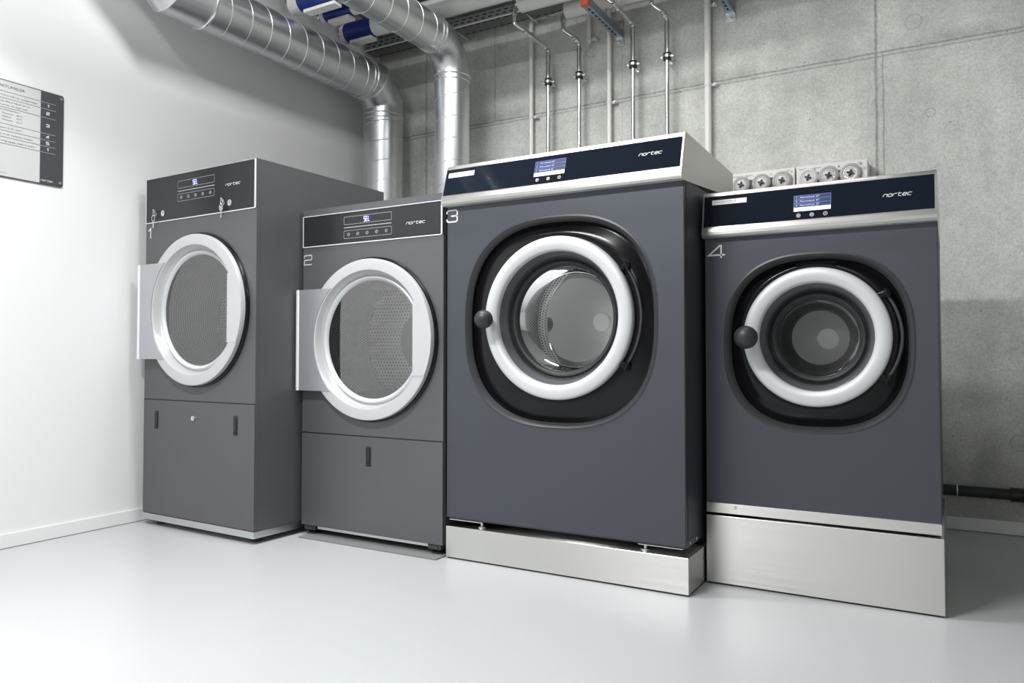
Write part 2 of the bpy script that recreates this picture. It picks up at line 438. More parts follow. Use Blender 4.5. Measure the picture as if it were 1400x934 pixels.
def circle_pts(cx, cz, r, n=128):
    return [(cx+r*math.cos(2*PI*i/n), cz+r*math.sin(2*PI*i/n)) for i in range(n)]

def panel_hole(bm, x0, x1, z0, z1, hole, y, mi=0):
    """front sheet with a hole: outline rectangle joined to the hole outline"""
    n = len(hole); cx = sum(p[0] for p in hole)/n; cz = sum(p[1] for p in hole)/n
    outer = []
    for hx, hz in hole:
        dx, dz = hx-cx, hz-cz; k = 1e9
        if dx > 1e-9: k = min(k, (x1-cx)/dx)
        if dx < -1e-9: k = min(k, (x0-cx)/dx)
        if dz > 1e-9: k = min(k, (z1-cz)/dz)
        if dz < -1e-9: k = min(k, (z0-cz)/dz)
        outer.append([cx+dx*k, cz+dz*k])
    for X_ in (x0, x1):                       # snap the nearest sample to each corner
        for Z_ in (z0, z1):
            i = min(range(n), key=lambda q: (outer[q][0]-X_)**2+(outer[q][1]-Z_)**2); outer[i] = [X_, Z_]
    H = [bm.verts.new((p[0], y, p[1])) for p in hole]; O = [bm.verts.new((p[0], y, p[1])) for p in outer]
    for i in range(n):
        j = (i+1) % n; f = bm.faces.new((H[i], O[i], O[j], H[j])); f.material_index = mi

def loft(bm, loops, mi=0, cap_last=False):
    """loops: list of (points, y)"""
    rings = [[bm.verts.new((p[0], y, p[1])) for p in pts] for pts, y in loops]
    n = len(rings[0])
    for k, (a, b) in enumerate(zip(rings, rings[1:])):
        for i in range(n):
            f = bm.faces.new((a[i], a[(i+1) % n], b[(i+1) % n], b[i])); f.material_index = mi
    if cap_last:
        f = bm.faces.new(rings[-1]); f.material_index = mi

def open_box(bm, x0, x1, y0, y1, z0, z1, mi=0):
    """four sides and the back; the front is left for the front sheet"""
    q = [(x0, z0), (x1, z0), (x1, z1), (x0, z1)]
    A = [bm.verts.new((x, y0, z)) for x, z in q]; C = [bm.verts.new((x, y1, z)) for x, z in q]
    for i in range(4):
        f = bm.faces.new((A[i], A[(i+1) % 4], C[(i+1) % 4], C[i])); f.material_index = mi
    f = bm.faces.new(C); f.material_index = mi

# ------------------------------------------------------------------ the room
WX, WY, CE = -3.38, 4.03, 3.05
def struct(name, bm, mat, **kw):
    o = finish(name, bm, mat, **kw); o['kind'] = 'structure'; return o
RX, FY = 3.4, -6.0
bm = B(); box(bm, WX-.2, RX+.2, FY-.2, WY+.2, -.15, 0); struct('floor', bm, 'floor')
bm = B(); box(bm, WX-.2, WX, FY-.2, WY+.2, 0, CE); struct('wall_left', bm, 'wall')
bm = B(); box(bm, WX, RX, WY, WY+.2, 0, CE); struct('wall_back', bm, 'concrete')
bm = B(); box(bm, RX, RX+.2, FY-.2, WY+.2, 0, CE); struct('wall_right', bm, 'wall')
bm = B(); box(bm, WX, RX, FY-.2, FY, 0, CE); struct('wall_front', bm, 'wall')
bm = B(); box(bm, WX-.2, RX+.2, FY-.2, WY+.2, CE, CE+.2); struct('ceiling', bm, 'ceiling_paint')
bm = B(); box(bm, WX, WX+.012, FY, WY-.02, .002, .060, .002); struct('baseboard_left', bm, 'base')
bm = B(); box(bm, WX+.02, RX, WY-.014, WY, .002, .060, .002); struct('baseboard_back', bm, 'base')

# ------------------------------------------------------------------ dryers
def rounded_rect_lines(x0, x1, z0, z1, r):
    out = []
    for cx, cz, a0 in ((x1-r, z0+r, -PI/2), (x1-r, z1-r, 0), (x0+r, z1-r, PI/2), (x0+r, z0+r, PI)):
        for k in range(4):
            a = a0+PI/2*k/3; out.append((cx+r*math.cos(a), cz+r*math.sin(a)))
    out.append(out[0]); return out

def door_latch(t, name, x, z, dark='body_dark'):
    """recessed vertical swing latch"""
    bm = B(); box(bm, x-.017, x+.017, -.003, .006, z-.045, z+.045, .005)
    fr = finish(name, bm, 'rubber', t)
    bm = B(); box(bm, x-.010, x+.010, -.006, -.0025, z-.022, z+.034, .003); finish('latch_lever', bm, dark, fr)
    bm = B(); box(bm, x-.010, x+.010, -.005, -.0025, z-.037, z-.026, .003); finish('latch_button', bm, dark, fr)
    return fr

def dryer(loc, rot, label, H, split, pz0, pz1, dcz, num, num_pos, depth=.80, W=.782, skirt=True, full_trim=False):
    t = empty('tumble_dryer', label, 'tumble dryer', loc, rot)
    z0 = .056 if skirt else .045
    dcx = .398
    # cabinet sheet metal
    bm = B()
    open_box(bm, 0, W, .0, depth, z0, H)
    hole = circle_pts(dcx, dcz, .30)
    panel_hole(bm, 0, W, split+.002, pz0, hole, 0)
    # right corner flange (vertical seam along the front edge of the side)
    box(bm, W-.010, W+.0015, .012, .016, z0, H-.002)
    if H-pz1 > .004: box(bm, 0, W, -.0005, .004, pz1, H)
    finish('cabinet', bm, 'body', t)
    bm = B(); box(bm, .001, W-.001, .003, .006, z0, split+.01); finish('seam_gap', bm, 'body_dark', t)
    # service flap below the door
    bm = B(); box(bm, .0005, W-.0005, -.002, .0028, z0+.001, split-.003, .0012)
    flap = finish('service_flap', bm, 'body', t)
    if skirt:
        bm = B(); box(bm, -.001, W+.001, -.002, depth, .025, .0545, .001)
        cyl(bm, (W+.0005, .028, .040), (W+.003, .028, .040), .004, n=10, mi=0)
        finish('base_skirt', bm, 'zinc', t)
        for x in (.06, W-.06):
            for y in (.06, depth-.06):
                bm = B(); cyl(bm, (x, y, 0), (x, y, .012), .024); cyl(bm, (x, y, .012), (x, y, .03), .009); finish('levelling_foot', bm, 'rubber', t)
    else:
        bm = B(); box(bm, .085, .70, .012, .035, .030, .0445, .001); finish('base_rail', bm, 'trim', t)
        bm = B(); box(bm, .02, W-.02, .08, depth-.02, .012, .044); finish('base_frame', bm, 'body_dark', t)
        for x in (.045, W-.045):
            bm = B(); box(bm, x-.032, x+.032, .004, .06, .024, .045, .002); box(bm, x-.018, x+.018, -.001, .006, .027, .037, .001); finish('foot_bracket', bm, 'lip', t)
            for y in (.035, depth-.06):
                bm = B(); cyl(bm, (x, y, .0062), (x, y, .014), .024); cyl(bm, (x, y, .014), (x, y, .03), .009); finish('levelling_foot', bm, 'rubber', t)
    # control panel
    pm = 'panel' if full_trim else 'body'
    bm = B(); box(bm, .004, W-.008, -.003, .0, pz0+.004, pz1-.002, .001)
    cp = finish('control_panel', bm, 'panel' , t)
    tw = .0028
    bm = B()
    box(bm, 0, W-.004, -.0045, .001, pz0, pz0+tw*1.3)
    box(bm, 0, tw, -.0045, .001, pz0, pz1)
    box(bm, W-.010, W-.004, -.0045, .001, pz0, pz1)
    box(bm, 0, W-.004, -.0045, .001, pz1-(tw if full_trim else .0012), pz1)
    finish('panel_trim', bm, 'trim', t)
    zt = pz0  # display block is measured from the panel's lower edge
    d = dict(z_top=zt+.115 if full_trim else zt+.175)
    zo = (1.374-1.274) if full_trim else (1.577-1.418)
    zc = pz0+zo
    bm = B()
    strokes(bm, [rounded_rect_lines(.244, .506, zc-.0165, zc+.0165, .004)], 0, 0, 1, 1, .0014, -.003)
    strokes(bm, [rounded_rect_lines(.244, .506, zc-.0765, zc-.0435, .004)], 0, 0, 1, 1, .0014, -.003)
    finish('display_frame', bm, 'grey_print', cp)
    bm = B(); strokes(bm, [[(.244, zc-.030), (.506, zc-.030)]], 0, 0, 1, 1, .0032, -.003); finish('divider_line', bm, 'grey_print', cp)
    bm = B(); box(bm, .353, .391, -.0036, -.003, zc-.013, zc+.013, mi=0); finish('display_window', bm, 'led_back', cp, label='dark blue lit window')
    bm = B()
    seg = {'S': [[(1, 1), (0, 1), (0, .5), (1, .5), (1, 0), (0, 0)]], 'E': [[(1, 1), (0, 1), (0, 0), (1, 0)], [(0, .5), (.8, .5)]], 'L': [[(0, 1), (0, 0), (1, 0)]]}
    for i, ch in enumerate('SEL'): strokes(bm, seg[ch], .3560+i*.0118, zc-.010, .0080, .020, .0019, -.0038, slant=.12)
    finish('display_digits', bm, 'led', cp, label='SEL in lit white blue digits')
    for i in range(5):
        bx = .270+i*.0525*.99
        bm = B(); torus(bm, (bx, -.0034, zc-.060), (0, 1, 0), .0062, .0011, 20, 6)
        box(bm, bx-.0010, bx+.0010, -.0040, -.0034, zc-.063, zc-.057) if i % 2 else box(bm, bx-.003, bx+.003, -.0040, -.0034, zc-.0608, zc-.0592)
        finish('button', bm, 'grey_print', cp)
    logo(cp, .582, zc-.036-.008, .098, .0085, -.003)
    # number
    bm = B(); strokes(bm, DIG[num], num_pos[0], num_pos[1], num_pos[2], num_pos[3], .0055, 0.); finish('machine_number', bm, 'grey_print' if num != '1' else 'white_print', t)
    # ---- drum
    bm = B(); lathe(bm, dcx, dcz, [(.262, .03), (.330, .04), (.330, .36)], uv='wrap')
    drum = finish('drum', bm, 'drum', t)
    bm = B(); lathe(bm, dcx, dcz, [(.330, .36), (.150, .385)], uv='flat'); finish('drum_back', bm, 'drum_back', drum)
    bm = B(); lathe(bm, dcx, dcz, [(.150, .385), (.145, .378), (.05, .375), (0, .375)]); finish('drum_hub', bm, 'drum_plain', drum)
    bm = B(); torus(bm, (dcx, .356, dcz), (0, 1, 0), .327, .003, 96, 6); finish('drum_rim', bm, 'lip', drum)
    for k in range(3):
        a = PI/2+.5+k*2*PI/3; c, s = math.cos(a), math.sin(a)
        bm = B(); vs = box(bm, -.012, .012, .06, .34, -.03, .03, .006)
        rm = Matrix.Rotation(-(a-PI/2), 4, 'Y')
        for v in bm.verts: v.co = rm @ v.co+Vector((dcx+c*.302, 0, dcz+s*.302))
        finish('drum_lifter', bm, 'drum_plain', drum)
    # ---- door
    R = .338; g = dcx
    bm = B()
    lathe(bm, g, dcz, [(.270, .004), (.276, .001), (.283, -.012), (.289, -.033), (.2925, -.0355), (.333, -.0355), (.3365, -.034), (R, -.030), (R, -.016), (.300, -.014)])
    door = finish('door', bm, 'silver', t, sharp=40)
    bm = B(); lathe(bm, g, dcz, [(.300, .0), (.300, -.014), (.343, -.014), (.346, -.011), (.3435, -.008), (.3475, -.005), (.347, 0)]); finish('door_gasket', bm, 'gloss_black', door, sharp=50)
    bm = B(); lathe(bm, g, dcz, [(.272, .004), (.268, -.004), (.262, -.006), (.256, -.002), (.2495, .006), (.2495, .012)]); finish('glass_bezel', bm, 'silver_ring', door, sharp=50)
    bm = B(); lathe(bm, g, dcz, [(.251, .008), (.20, .0075), (0, .0075)], uv='flat'); finish('door_glass', bm, 'glass', door)
    # grip plate: circle segment flush with the ring face
    cxp = .245; zz = .148
    pts = [(cxp, -zz)]; rr = .3360
    a0 = math.asin(zz/rr)
    for k in range(25):
        a = -a0+2*a0*k/24; pts.append((rr*math.cos(a), rr*math.sin(a)))
    pts.append((cxp, zz))
    bm = B()
    F = [bm.verts.new((g+p[0], -.0375, dcz+p[1])) for p in pts]; K = [bm.verts.new((g+p[0], -.030, dcz+p[1])) for p in pts]
    bm.faces.new(F); bm.faces.new(K[::-1])
    for i in range(len(pts)): j = (i+1) % len(pts); bm.faces.new((F[i], F[j], K[j], K[i]))
    finish('door_grip', bm, 'silver', door)
    # hinge plate with an arc-shaped right edge
    top, bot = dcz+.221, dcz-.221
    left = .016; ra = .2955
    pts = [(left, bot), (left, top)]
    a1 = math.acos(max(-1, -math.sqrt(ra*ra-.221**2)/ra)); n = 24
    for k in range(n+1):
        a = a1+(2*(PI-a1))*k/n; pts.append((g+ra*math.cos(a), dcz+ra*math.sin(a)))
    bm = B()
    F = [bm.verts.new((p[0], -.039, p[1])) for p in pts]; K = [bm.verts.new((p[0], -.024, p[1])) for p in pts]
    bm.faces.new(F); bm.faces.new(K[::-1])
    for i in range(len(pts)): j = (i+1) % len(pts); bm.faces.new((F[i], F[j], K[j], K[i]))
    box(bm, left, left+.012, -.026, .0, bot, top)
    finish('hinge_plate', bm, 'plate', door, label='flat grey hinge plate')
    bm = B(); cyl(bm, (.006, -.030, bot), (.006, -.030, top), .0125, n=24)
    for zq in (bot+.016, top-.016): cyl(bm, (.006, -.030, zq-.002), (.006, -.030, zq+.002), .0135, n=24)
    finish('hinge_pin', bm, 'trim', door)
    return t, cp, flap

# dryer 1 (tall, stainless skirt) --------------------------------------------------
d1, cp1, fl1 = dryer((-3.312, 2.249, 0), math.radians(-1.8), 'tall dark grey tumble dryer numbered 1 with two keys hanging, beside the white wall', 1.630, .588, 1.418, 1.629, .997, '1',
                     (.008, 1.347, .038, .048), depth=.80)
door_latch(fl1, 'flap_latch', .102, .493); door_latch(fl1, 'flap_latch', .662, .493)
bm = B(); cyl(bm, (.377, -.009, .512), (.377, .0, .512), .011, n=24); box(bm, .375, .379, -.0105, -.0088, .505, .519); finish('flap_lock', bm, 'chrome', fl1)
locks = []
for lx in (.137, .613):
    bm = B(); cyl(bm, (lx, -.007, 1.457), (lx, 0, 1.457), .0135, n=28); cyl(bm, (lx, -.009, 1.457), (lx, -.006, 1.457), .0095, n=24)
    lk = finish('lock_cylinder', bm, 'chrome', cp1)
    bm = B(); box(bm, lx-.001, lx+.001, -.0095, -.0088, 1.451, 1.463); cyl(bm, (lx+.004, -.0095, 1.462), (lx+.004, -.0088, 1.462), .002, n=8); finish('key_slot', bm, 'body_dark', lk)

def keys(x, z, open_bow, label, gname):
    """a wire ring on a small peg with a key on it, hanging flat against the panel"""
    t = empty('key_set', label, 'keys', (0, 0, 0), math.radians(-1.8), gname)
    c, s = math.cos(math.radians(-1.8)), math.sin(math.radians(-1.8))
    def W(px, py): return (-3.312+c*px-s*py, 2.249+s*px+c*py)
    wx, wy = W(x, -.0145); t.location = (wx, wy, z)
    bm = B(); cyl(bm, (0, .0105, 0), (0, -.004, 0), .003, n=12); cyl(bm, (0, -.004, 0), (0, -.006, 0), .005, n=12); finish('peg', bm, 'chrome', t)
    bm = B(); torus(bm, (.0005, .0, -.016), (0, 1, .1), .0125, .0012, 32, 6); torus(bm, (.001, -.002, -.016), (.3, 1, 0), .0105, .0010, 32, 6); finish('split_ring', bm, 'chrome', t)
    bm = B()
    pts = [(.0, -.022), (.009, -.025), (.0125, -.036), (.010, -.048), (.0045, -.054), (-.0045, -.054), (-.010, -.048), (-.0125, -.036), (-.009, -.025)]
    hole = ([(.006*math.cos(2*PI*k/9+PI/2), -.032+.005*math.sin(-2*PI*k/9+PI/2)) for k in range(9)] if not open_bow
            else [(p[0]*.78, (p[1]+.038)*.80-.038) for p in pts])
    if not open_bow: hole = [(.005*math.cos(PI/2-2*PI*k/9), -.030+.004*math.sin(PI/2-2*PI*k/9)) for k in range(9)]
    for yy in (-.0052, -.0032):
        A = [bm.verts.new((p[0]-.002, yy, p[1])) for p in pts]; C = [bm.verts.new((p[0]-.002, yy, p[1])) for p in hole]
        for i in range(9): bm.faces.new((A[i], A[(i+1) % 9], C[(i+1) % 9], C[i]))
        if yy == -.0052: A0, C0 = A, C
        else:
            for i in range(9): bm.faces.new((A[i], A[(i+1) % 9], A0[(i+1) % 9], A0[i])); bm.faces.new((C[i], C[(i+1) % 9], C0[(i+1) % 9], C0[i]))
    box(bm, -.0055, .0015, -.0052, -.0032, -.083, -.053, .0005)
    for k in range(3): box(bm, .0015, .0026, -.0048, -.0036, -.078+k*.006, -.075+k*.006)
    finish('key', bm, 'chrome', t)
keys(.085, 1.474, True, 'small key with a hollow bow hanging below the left lock of dryer 1', None)
keys(.575, 1.476, False, 'small key with a solid bow hanging beside the right lock of dryer 1', None)

# dryer 2 ---------------------------------------------------------------------------
d2, cp2, fl2 = dryer((-2.505, 2.469, 0), math.radians(-.3), 'shorter dark grey tumble dryer numbered 2, between dryer 1 and washer 3', 1.442, .453, 1.274, 1.413, .861, '2',
                     (.006, 1.198, .046, .041), depth=.80, W=.768, skirt=False, full_trim=True)
door_latch(fl2, 'flap_latch', .387, .369)

# floor pad under dryer 2
bm = B(); box(bm, -2.47, -1.735, 2.415, 3.30, 0, .006, .002); tag(finish('floor_pad', bm, 'pad'), 'thin grey mat on the floor under dryer 2', 'floor mat')

# ------------------------------------------------------------------ washers
def washer(loc, rot, label, bx0, bx1, yf, zb, ztop, depth, cap, rec, ring, win, knob, num, scr, lab, logo_at, bowl_y, drum_y, body='body_blue', hood_pts=None, cap_x=None):
    t = empty('washing_machine', label, 'washing machine', loc, rot)
    rcx, rcz, ra, rb, rin = rec
    gx, gz, Ro, Ri = ring
    outer = superellipse(rcx, rcz, ra, rb, 2.55)
    bm = B(); open_box(bm, bx0, bx1, yf, depth, zb, ztop); panel_hole(bm, bx0, bx1, zb, ztop, outer, yf)
    cab = finish('cabinet', bm, body, t)
    bm = B(); box(bm, bx1-.0005, bx1+.0015, yf+.030, yf+.034, zb, ztop-.002); box(bm, bx1-.002, bx1+.002, yf+.002, yf+.010, zb, ztop-.002)
    finish('side_flange', bm, 'lip', t)
    # recess: dark lip then gloss black dish with a round opening for the door
    def se(k, dx=0, dz=0): return superellipse(rcx+dx, rcz+dz, ra-k, rb-k, 2.55)
    bm = B(); loft(bm, [(se(-.006), yf-.001), (se(.0), yf-.003), (se(.004), yf+.001), (se(.012), yf+.012), (se(.016), yf+.022)]); lip = finish('door_surround', bm, 'lip', t, sharp=60)
    bm = B(); loft(bm, [(se(.016), yf+.022), (se(.020), yf+.036), (se(.030), yf+.034), (superellipse((rcx+gx)/2, (rcz+gz)/2, (ra+Ro)/2-.01, (rb+Ro)/2-.01, 2.25), yf+.020), (circle_pts(gx, gz, Ro+.012), yf+.014), (circle_pts(gx, gz, Ro-.012), yf+.016), (circle_pts(gx, gz, Ri-.004), yf+.05)])
    finish('surround_dish', bm, 'gloss_black', lip, sharp=60, label='glossy black dish')
    # door ring
    bm = B(); prof = []
    c = (Ro+Ri)/2; hw = (Ro-Ri)/2; y0 = yf+.006
    for k in range(13):
        a = PI*k/12; prof.append((c+hw*math.cos(a), y0-.024*max(0., math.sin(a))**.5))
    prof = [(Ro-.002, y0+.014)]+prof+[(Ri, y0+.006)]
    lathe(bm, gx, gz, prof, n=128)
    door = finish('door', bm, 'silver_ring', t, sharp=60, label='round door with satin silver ring')
    bm = B(); lathe(bm, gx, gz, [(Ro-.002, y0+.010), (Ro+.006, y0+.010), (Ro+.006, y0+.024), (Ro-.02, y0+.024)], n=128); finish('rear_ring', bm, 'gloss_black', door, sharp=50)
    bm = B(); lathe(bm, gx, gz, [(Ri+.001, y0-.0), (Ri-.002, y0+.010), (Ri-.012, y0+.030), (Ri-.014, y0+.036)], n=128); finish('inner_collar', bm, 'inner', door)
    bm = B(); w = win; lathe(bm, gx, gz, [(Ri-.012, y0+.034), (Ri-.018, y0+.036), (Ri-.021, y0+.040), (w+.012, y0+.050), (w+.006, y0+.046), (w+.002, y0+.052), (w, y0+.060), (w+.006, y0+.09), (Ri+.01, y0+.10)], n=128); finish('bellows_seal', bm, 'rubber', door)
    be = bowl_y; wb = w*(.84 if Ro > .26 else .74)
    bm = B(); lathe(bm, gx, gz, [(w+.004, y0+.050), (w-.004, y0+.052), (w-.009, y0+.058), (w-.012, y0+.075)], n=128, mi=2)
    lathe(bm, gx, gz, [(w-.012, y0+.075), (w-.4*(w-wb), y0+.55*be), (wb+.012, be-.02), (wb, be-.004), (wb-.012, be+.002)], n=128)
    lathe(bm, gx, gz, [(wb-.012, be+.002), (wb*.5, be+.003), (0, be+.004)], n=128, mi=1)
    finish('door_glass', bm, ['bowl', 'bowl_end', 'rubber'], door, sharp=60)
    # knob on the left of the ring
    kx, ky, kz, kr = knob
    bm = B(); sphere(bm, (kx, ky, kz), kr, 40, scale=(1, .92, 1)); cyl(bm, (kx+.002, ky+.01, kz), (gx-c, y0-.01, kz), kr*.33, kr*.36, n=24); finish('door_knob', bm, 'knob', door)
    # hinges on the right, with the curved strap between them
    for sgn in (1, -1):
        a = math.radians(33)*sgn; hx, hz = gx+(Ro+.014)*math.cos(a), gz+(Ro+.014)*math.sin(a)
        bm = B(); box(bm, -.022, .022, -.012, .03, -.011, .011, .004); box(bm, -.012, .012, -.020, -.010, -.008, .008, .003); cyl(bm, (.012, -.014, -.016), (.012, -.014, .016), .006, n=12)
        rm = Matrix.Rotation(-a*.7, 4, 'Y')
        for v in bm.verts: v.co = rm @ v.co+Vector((hx, yf+.014, hz))
        finish('hinge', bm, 'gloss_black', door, label='glossy black hinge')
    bm = B(); P = []
    for k in range(25):
        a = math.radians(-33+66*k/24); P.append((gx+(Ro+.020+.006*math.cos(a*2.6))*math.cos(a), yf+.006, gz+(Ro+.020+.006*math.cos(a*2.6))*math.sin(a)))
    sweep(bm, P, .005, 10); finish('hinge_strap', bm, 'lip', door)
    # drum
    dr = Ri+.045 if Ro > .26 else Ri+.05
    bm = B(); lathe(bm, gx, gz, [(w+.012, y0+.10), (dr-.01, y0+.105), (dr, y0+.115), (dr, drum_y-.03), (dr-.03, drum_y)], uv='wrap', n=128); drum = finish('drum', bm, 'drum', t)
    bm = B(); lathe(bm, gx, gz, [(dr-.03, drum_y), (dr*.5, drum_y-.004), (.05, drum_y-.012), (0, drum_y-.012)]); finish('drum_back', bm, 'drum_mid' if Ro > .26 else 'drum_plain', drum)
    bm = B(); lathe(bm, gx, gz, [(.038, drum_y-.010), (.0385, drum_y-.020), (.036, drum_y-.024), (.010, drum_y-.026), (0, drum_y-.026)], n=48); finish('drum_hub_cap', bm, 'cap', drum, label='bright round cap')
    for k in range(3):
        a = PI/2+.35+k*2*PI/3; cc, s = math.cos(a), math.sin(a)
        bm = B(); box(bm, -.014, .014, y0+.13, drum_y-.04, -.028, .028, .008)
        rm = Matrix.Rotation(-(a-PI/2), 4, 'Y')
        for v in bm.verts: v.co = rm @ v.co+Vector((gx+cc*(dr-.026), 0, gz+s*(dr-.026)))
        finish('drum_lifter', bm, 'drum_plain', drum)
    bm = B(); lathe(bm, gx, gz, [(dr+.004, yf+.06), (dr+.02, yf+.06), (dr+.02, drum_y+.02), (0, drum_y+.02)]); finish('tub', bm, 'body_dark', t)
    # number
    bm = B(); strokes(bm, DIG[num[0]], num[1], num[2], num[3], num[4], .0058, yf); finish('machine_number', bm, 'white_print', t)
    # ---- hood: stainless cap with slanted navy panel
    cx0, cx1 = cap_x or (bx0-.006, bx1+.004)
    z_r, z_p0, z_p1, z_t, yb, yt, yback, zbk = cap     # roll low, panel bottom/top, top, y bottom/top, y back, z low at back
    prof = [(yb+.012, z_r), (yb+.004, z_r+.002), (yb-.004, z_r+.009), (yb-.006, z_r+.019), (yb-.003, z_r+.030), (yb, z_p0)]
    for k in range(1, 6): prof.append((yb+(yt-yb)*k/5, z_p0+(z_p1-z_p0)*k/5))
    yy, zz = prof[-1]
    prof += [(yy+.002, z_p1+.006), (yy+.006, z_t-.005), (yy+.013, z_t-.001), (yy+.02, z_t)]
    prof += [(yback, z_t-.012 if depth > .62 else z_t-.008), (yback, zbk), (yf+.02, z_r+.001)]
    bm = B()
    A = [bm.verts.new((cx0, y, z)) for y, z in prof]; C = [bm.verts.new((cx1, y, z)) for y, z in prof]
    for i in range(len(prof)): j = (i+1) % len(prof); bm.faces.new((A[i], A[j], C[j], C[i]))
    bm.faces.new(A[::-1]); bm.faces.new(C)
    hood = finish('control_hood', bm, 'steel', t, sharp=25, label='brushed stainless hood')
    # panel in its own frame: u along x, v up the slant
    ln = math.hypot(yt-yb, z_p1-z_p0); ang = math.atan2(yt-yb, z_p1-z_p0)
    pe = bpy.data.objects.new('control_panel', None)
    bm = B(); box(bm, cx0+.006, cx1-.006, -.0025, .002, .002, ln, .0008)
    cp = finish('control_panel', bm, 'panel_navy', hood, label='dark navy glossy panel'); bpy.data.objects.remove(pe)
    cp.location = (0, yb, z_p0); cp.rotation_euler = (-ang, 0, 0)
    def sib(o):
        o.parent = hood; o.location = (0, yb, z_p0); o.rotation_euler = (-ang, 0, 0); return o
    def v(z): return (z-z_p0)/math.cos(ang)
    sx0, sx1, sz0, sz1 = scr; v0, v1 = v(sz0), v(sz1); yF = -.0025
    bm = B(); box(bm, sx0, sx1, yF-.0006, yF, v0, v1); sib(finish('touch_screen', bm, 'scr_blue', label='lit blue touch screen'))
    rh = (v1-v0)/4
    bm = B()
    for q in (1, 2, 3): strokes(bm, [[(sx0, v0+rh*q+(rh if q == 0 else 0)), (sx1, v0+rh*q)]], 0, 0, 1, 1, .0012, yF-.0004)
    strokes(bm, [[(sx0, v0), (sx1, v0), (sx1, v1), (sx0, v1), (sx0, v0)]], 0, 0, 1, 1, .0012, yF-.0004)
    sib(finish('screen_lines', bm, 'scr_line'))
    bm = B(); box(bm, sx0, sx1, yF-.0014, yF-.0006, v0, v0+rh*.95); sib(finish('screen_highlight', bm, 'scr_white', label='white selected row'))
    names = ('Normalvask 60°', 'Normalvask 40°', 'Normalvask 30°')
    parts = []
    for q in range(3):
        vv = v0+rh*(3-q)+rh*.28
        for s_, xx, fs in (('1234'[q], sx0+.006, .010), (names[q], sx0+.019, .0095)):
            parts.append((s_, xx, vv, fs, 'scr_text'))
    parts += [('4', sx0+.006, v0+rh*.24, .010, 'scr_ink'), ('Uld', sx0+.019, v0+rh*.24, .010, 'scr_ink'), ('30°', sx0+.055, v0+rh*.24, .010, 'scr_ink')]
    for mt, nm in (('scr_text', 'screen_text'), ('scr_ink', 'screen_row_text')):
        me = bpy.data.meshes.new(nm); acc = bmesh.new()
        for s_, xx, vv, fs, m_ in parts:
            if m_ != mt: continue
            o = text_mesh('t', s_, fs, m_, None, (0, 0, 0), (0, 0, 0)); tm = o.data
            tm.transform(Matrix.Translation((xx, yF-.0018, vv)) @ Matrix.Rotation(PI/2, 4, 'X'))
            acc.from_mesh(tm); bpy.data.objects.remove(o); bpy.data.meshes.remove(tm)
        acc.to_mesh(me); acc.free(); me.materials.append(M[mt]); o = bpy.data.objects.new(nm, me); COL.objects.link(o); sib(o)
    for k in range(3):
        bx = sx0+(sx1-sx0)*(.13+.365*k); bz = v0-.0145
        bm = B(); torus(bm, (bx, yF-.0006, bz), (0, 1, 0), .0058, .0009, 20, 6)
        if k == 0: strokes(bm, [[(-.3, -.5), (.4, 0), (-.3, .5), (-.3, -.5)]], bx, bz, .006, .006, .0012, yF-.0006)
        elif k == 1: strokes(bm, [[(-.6, -.25), (.6, -.25)], [(-.6, .25), (.6, .25)]], bx, bz, .006, .006, .0014, yF-.0006)
        else: strokes(bm, [[(0, -.6), (0, .6)]], bx, bz, .006, .006, .0016, yF-.0006)
        sib(finish('button', bm, 'white_print'))
    lx0, lx1, lz0, lz1 = lab
    bm = B(); box(bm, lx0, lx1, yF-.0008, yF, v(lz0), v(lz1), .0003); sib(finish('sticker', bm, 'sticker', label='white name sticker'))
    o = text_mesh('sticker_text', 'MASKINE '+num[0], (lz1-lz0)*.62, 'grey_print', None, (0, 0, 0), (0, 0, 0), sx=1.45)
    o.data.transform(Matrix.Translation((lx0+.006, yF-.0012, v(lz0)+.006)) @ Matrix.Rotation(PI/2, 4, 'X')); sib(o)
    lg = logo(None, logo_at[0], v(logo_at[1]), logo_at[2], .0088, yF); sib(lg)
    return t

w3 = washer((-1.724, 2.466, 0), 0, 'large dark grey washing machine numbered 3 with stainless hood, right of dryer 2',
            -.002, .957, .010, .160, 1.392, .66,
            cap=(1.382, 1.421, 1.531, 1.550, -.022, .012, .665, 1.440), rec=(.473, .917, .388, .385, 0), ring=(.479, .932, .300, .245), win=.208,
            knob=(.209, -.056, .930, .036), num=('3', -.006+.002, 1.3235, .049, .045), scr=(.402, .526, 1.452, 1.511), lab=(.010, .130, 1.495, 1.515), logo_at=(.807, 1.478, .083), bowl_y=.20, drum_y=.45, cap_x=(-.008, .962))
# lower front flange, brackets and feet of washer 3
bm = B(); box(bm, .006, .955, .016, .022, .153, .175, .001); box(bm, .955, .9585, .02, .60, .152, .175, .001); finish('bottom_flange', bm, 'lip', w3)
for x0, x1, sx in ((.012, .165, .085), (.792, .948, .862)):
    bm = B(); box(bm, x0, x1, .008, .05, .1505, .153, .0005)
    br = finish('foot_bracket', bm, 'chrome', w3)
    bm = B(); cyl(bm, (sx, .012, .165), (sx, .017, .165), .0055, n=16); finish('screw', bm, 'chrome', br)
    fx = .150 if x0 < .1 else .812
    bm = B(); cyl(bm, (fx, .030, .1265), (fx, .030, .1345), .016, n=24); cyl(bm, (fx, .030, .134), (fx, .030, .151), .006, n=16); finish('levelling_foot', bm, 'zinc', br)
for fx in (.150, .812):
    bm = B(); cyl(bm, (fx, .60, .1265), (fx, .60, .1345), .016, n=24); cyl(bm, (fx, .60, .134), (fx, .60, .160), .006, n=16); finish('levelling_foot', bm, 'zinc', w3)
for sy in (.055, .13): bm = B(); cyl(bm, (.9585, sy, .165), (.961, sy, .165), .005, n=12); finish('side_screw', bm, 'chrome', w3)

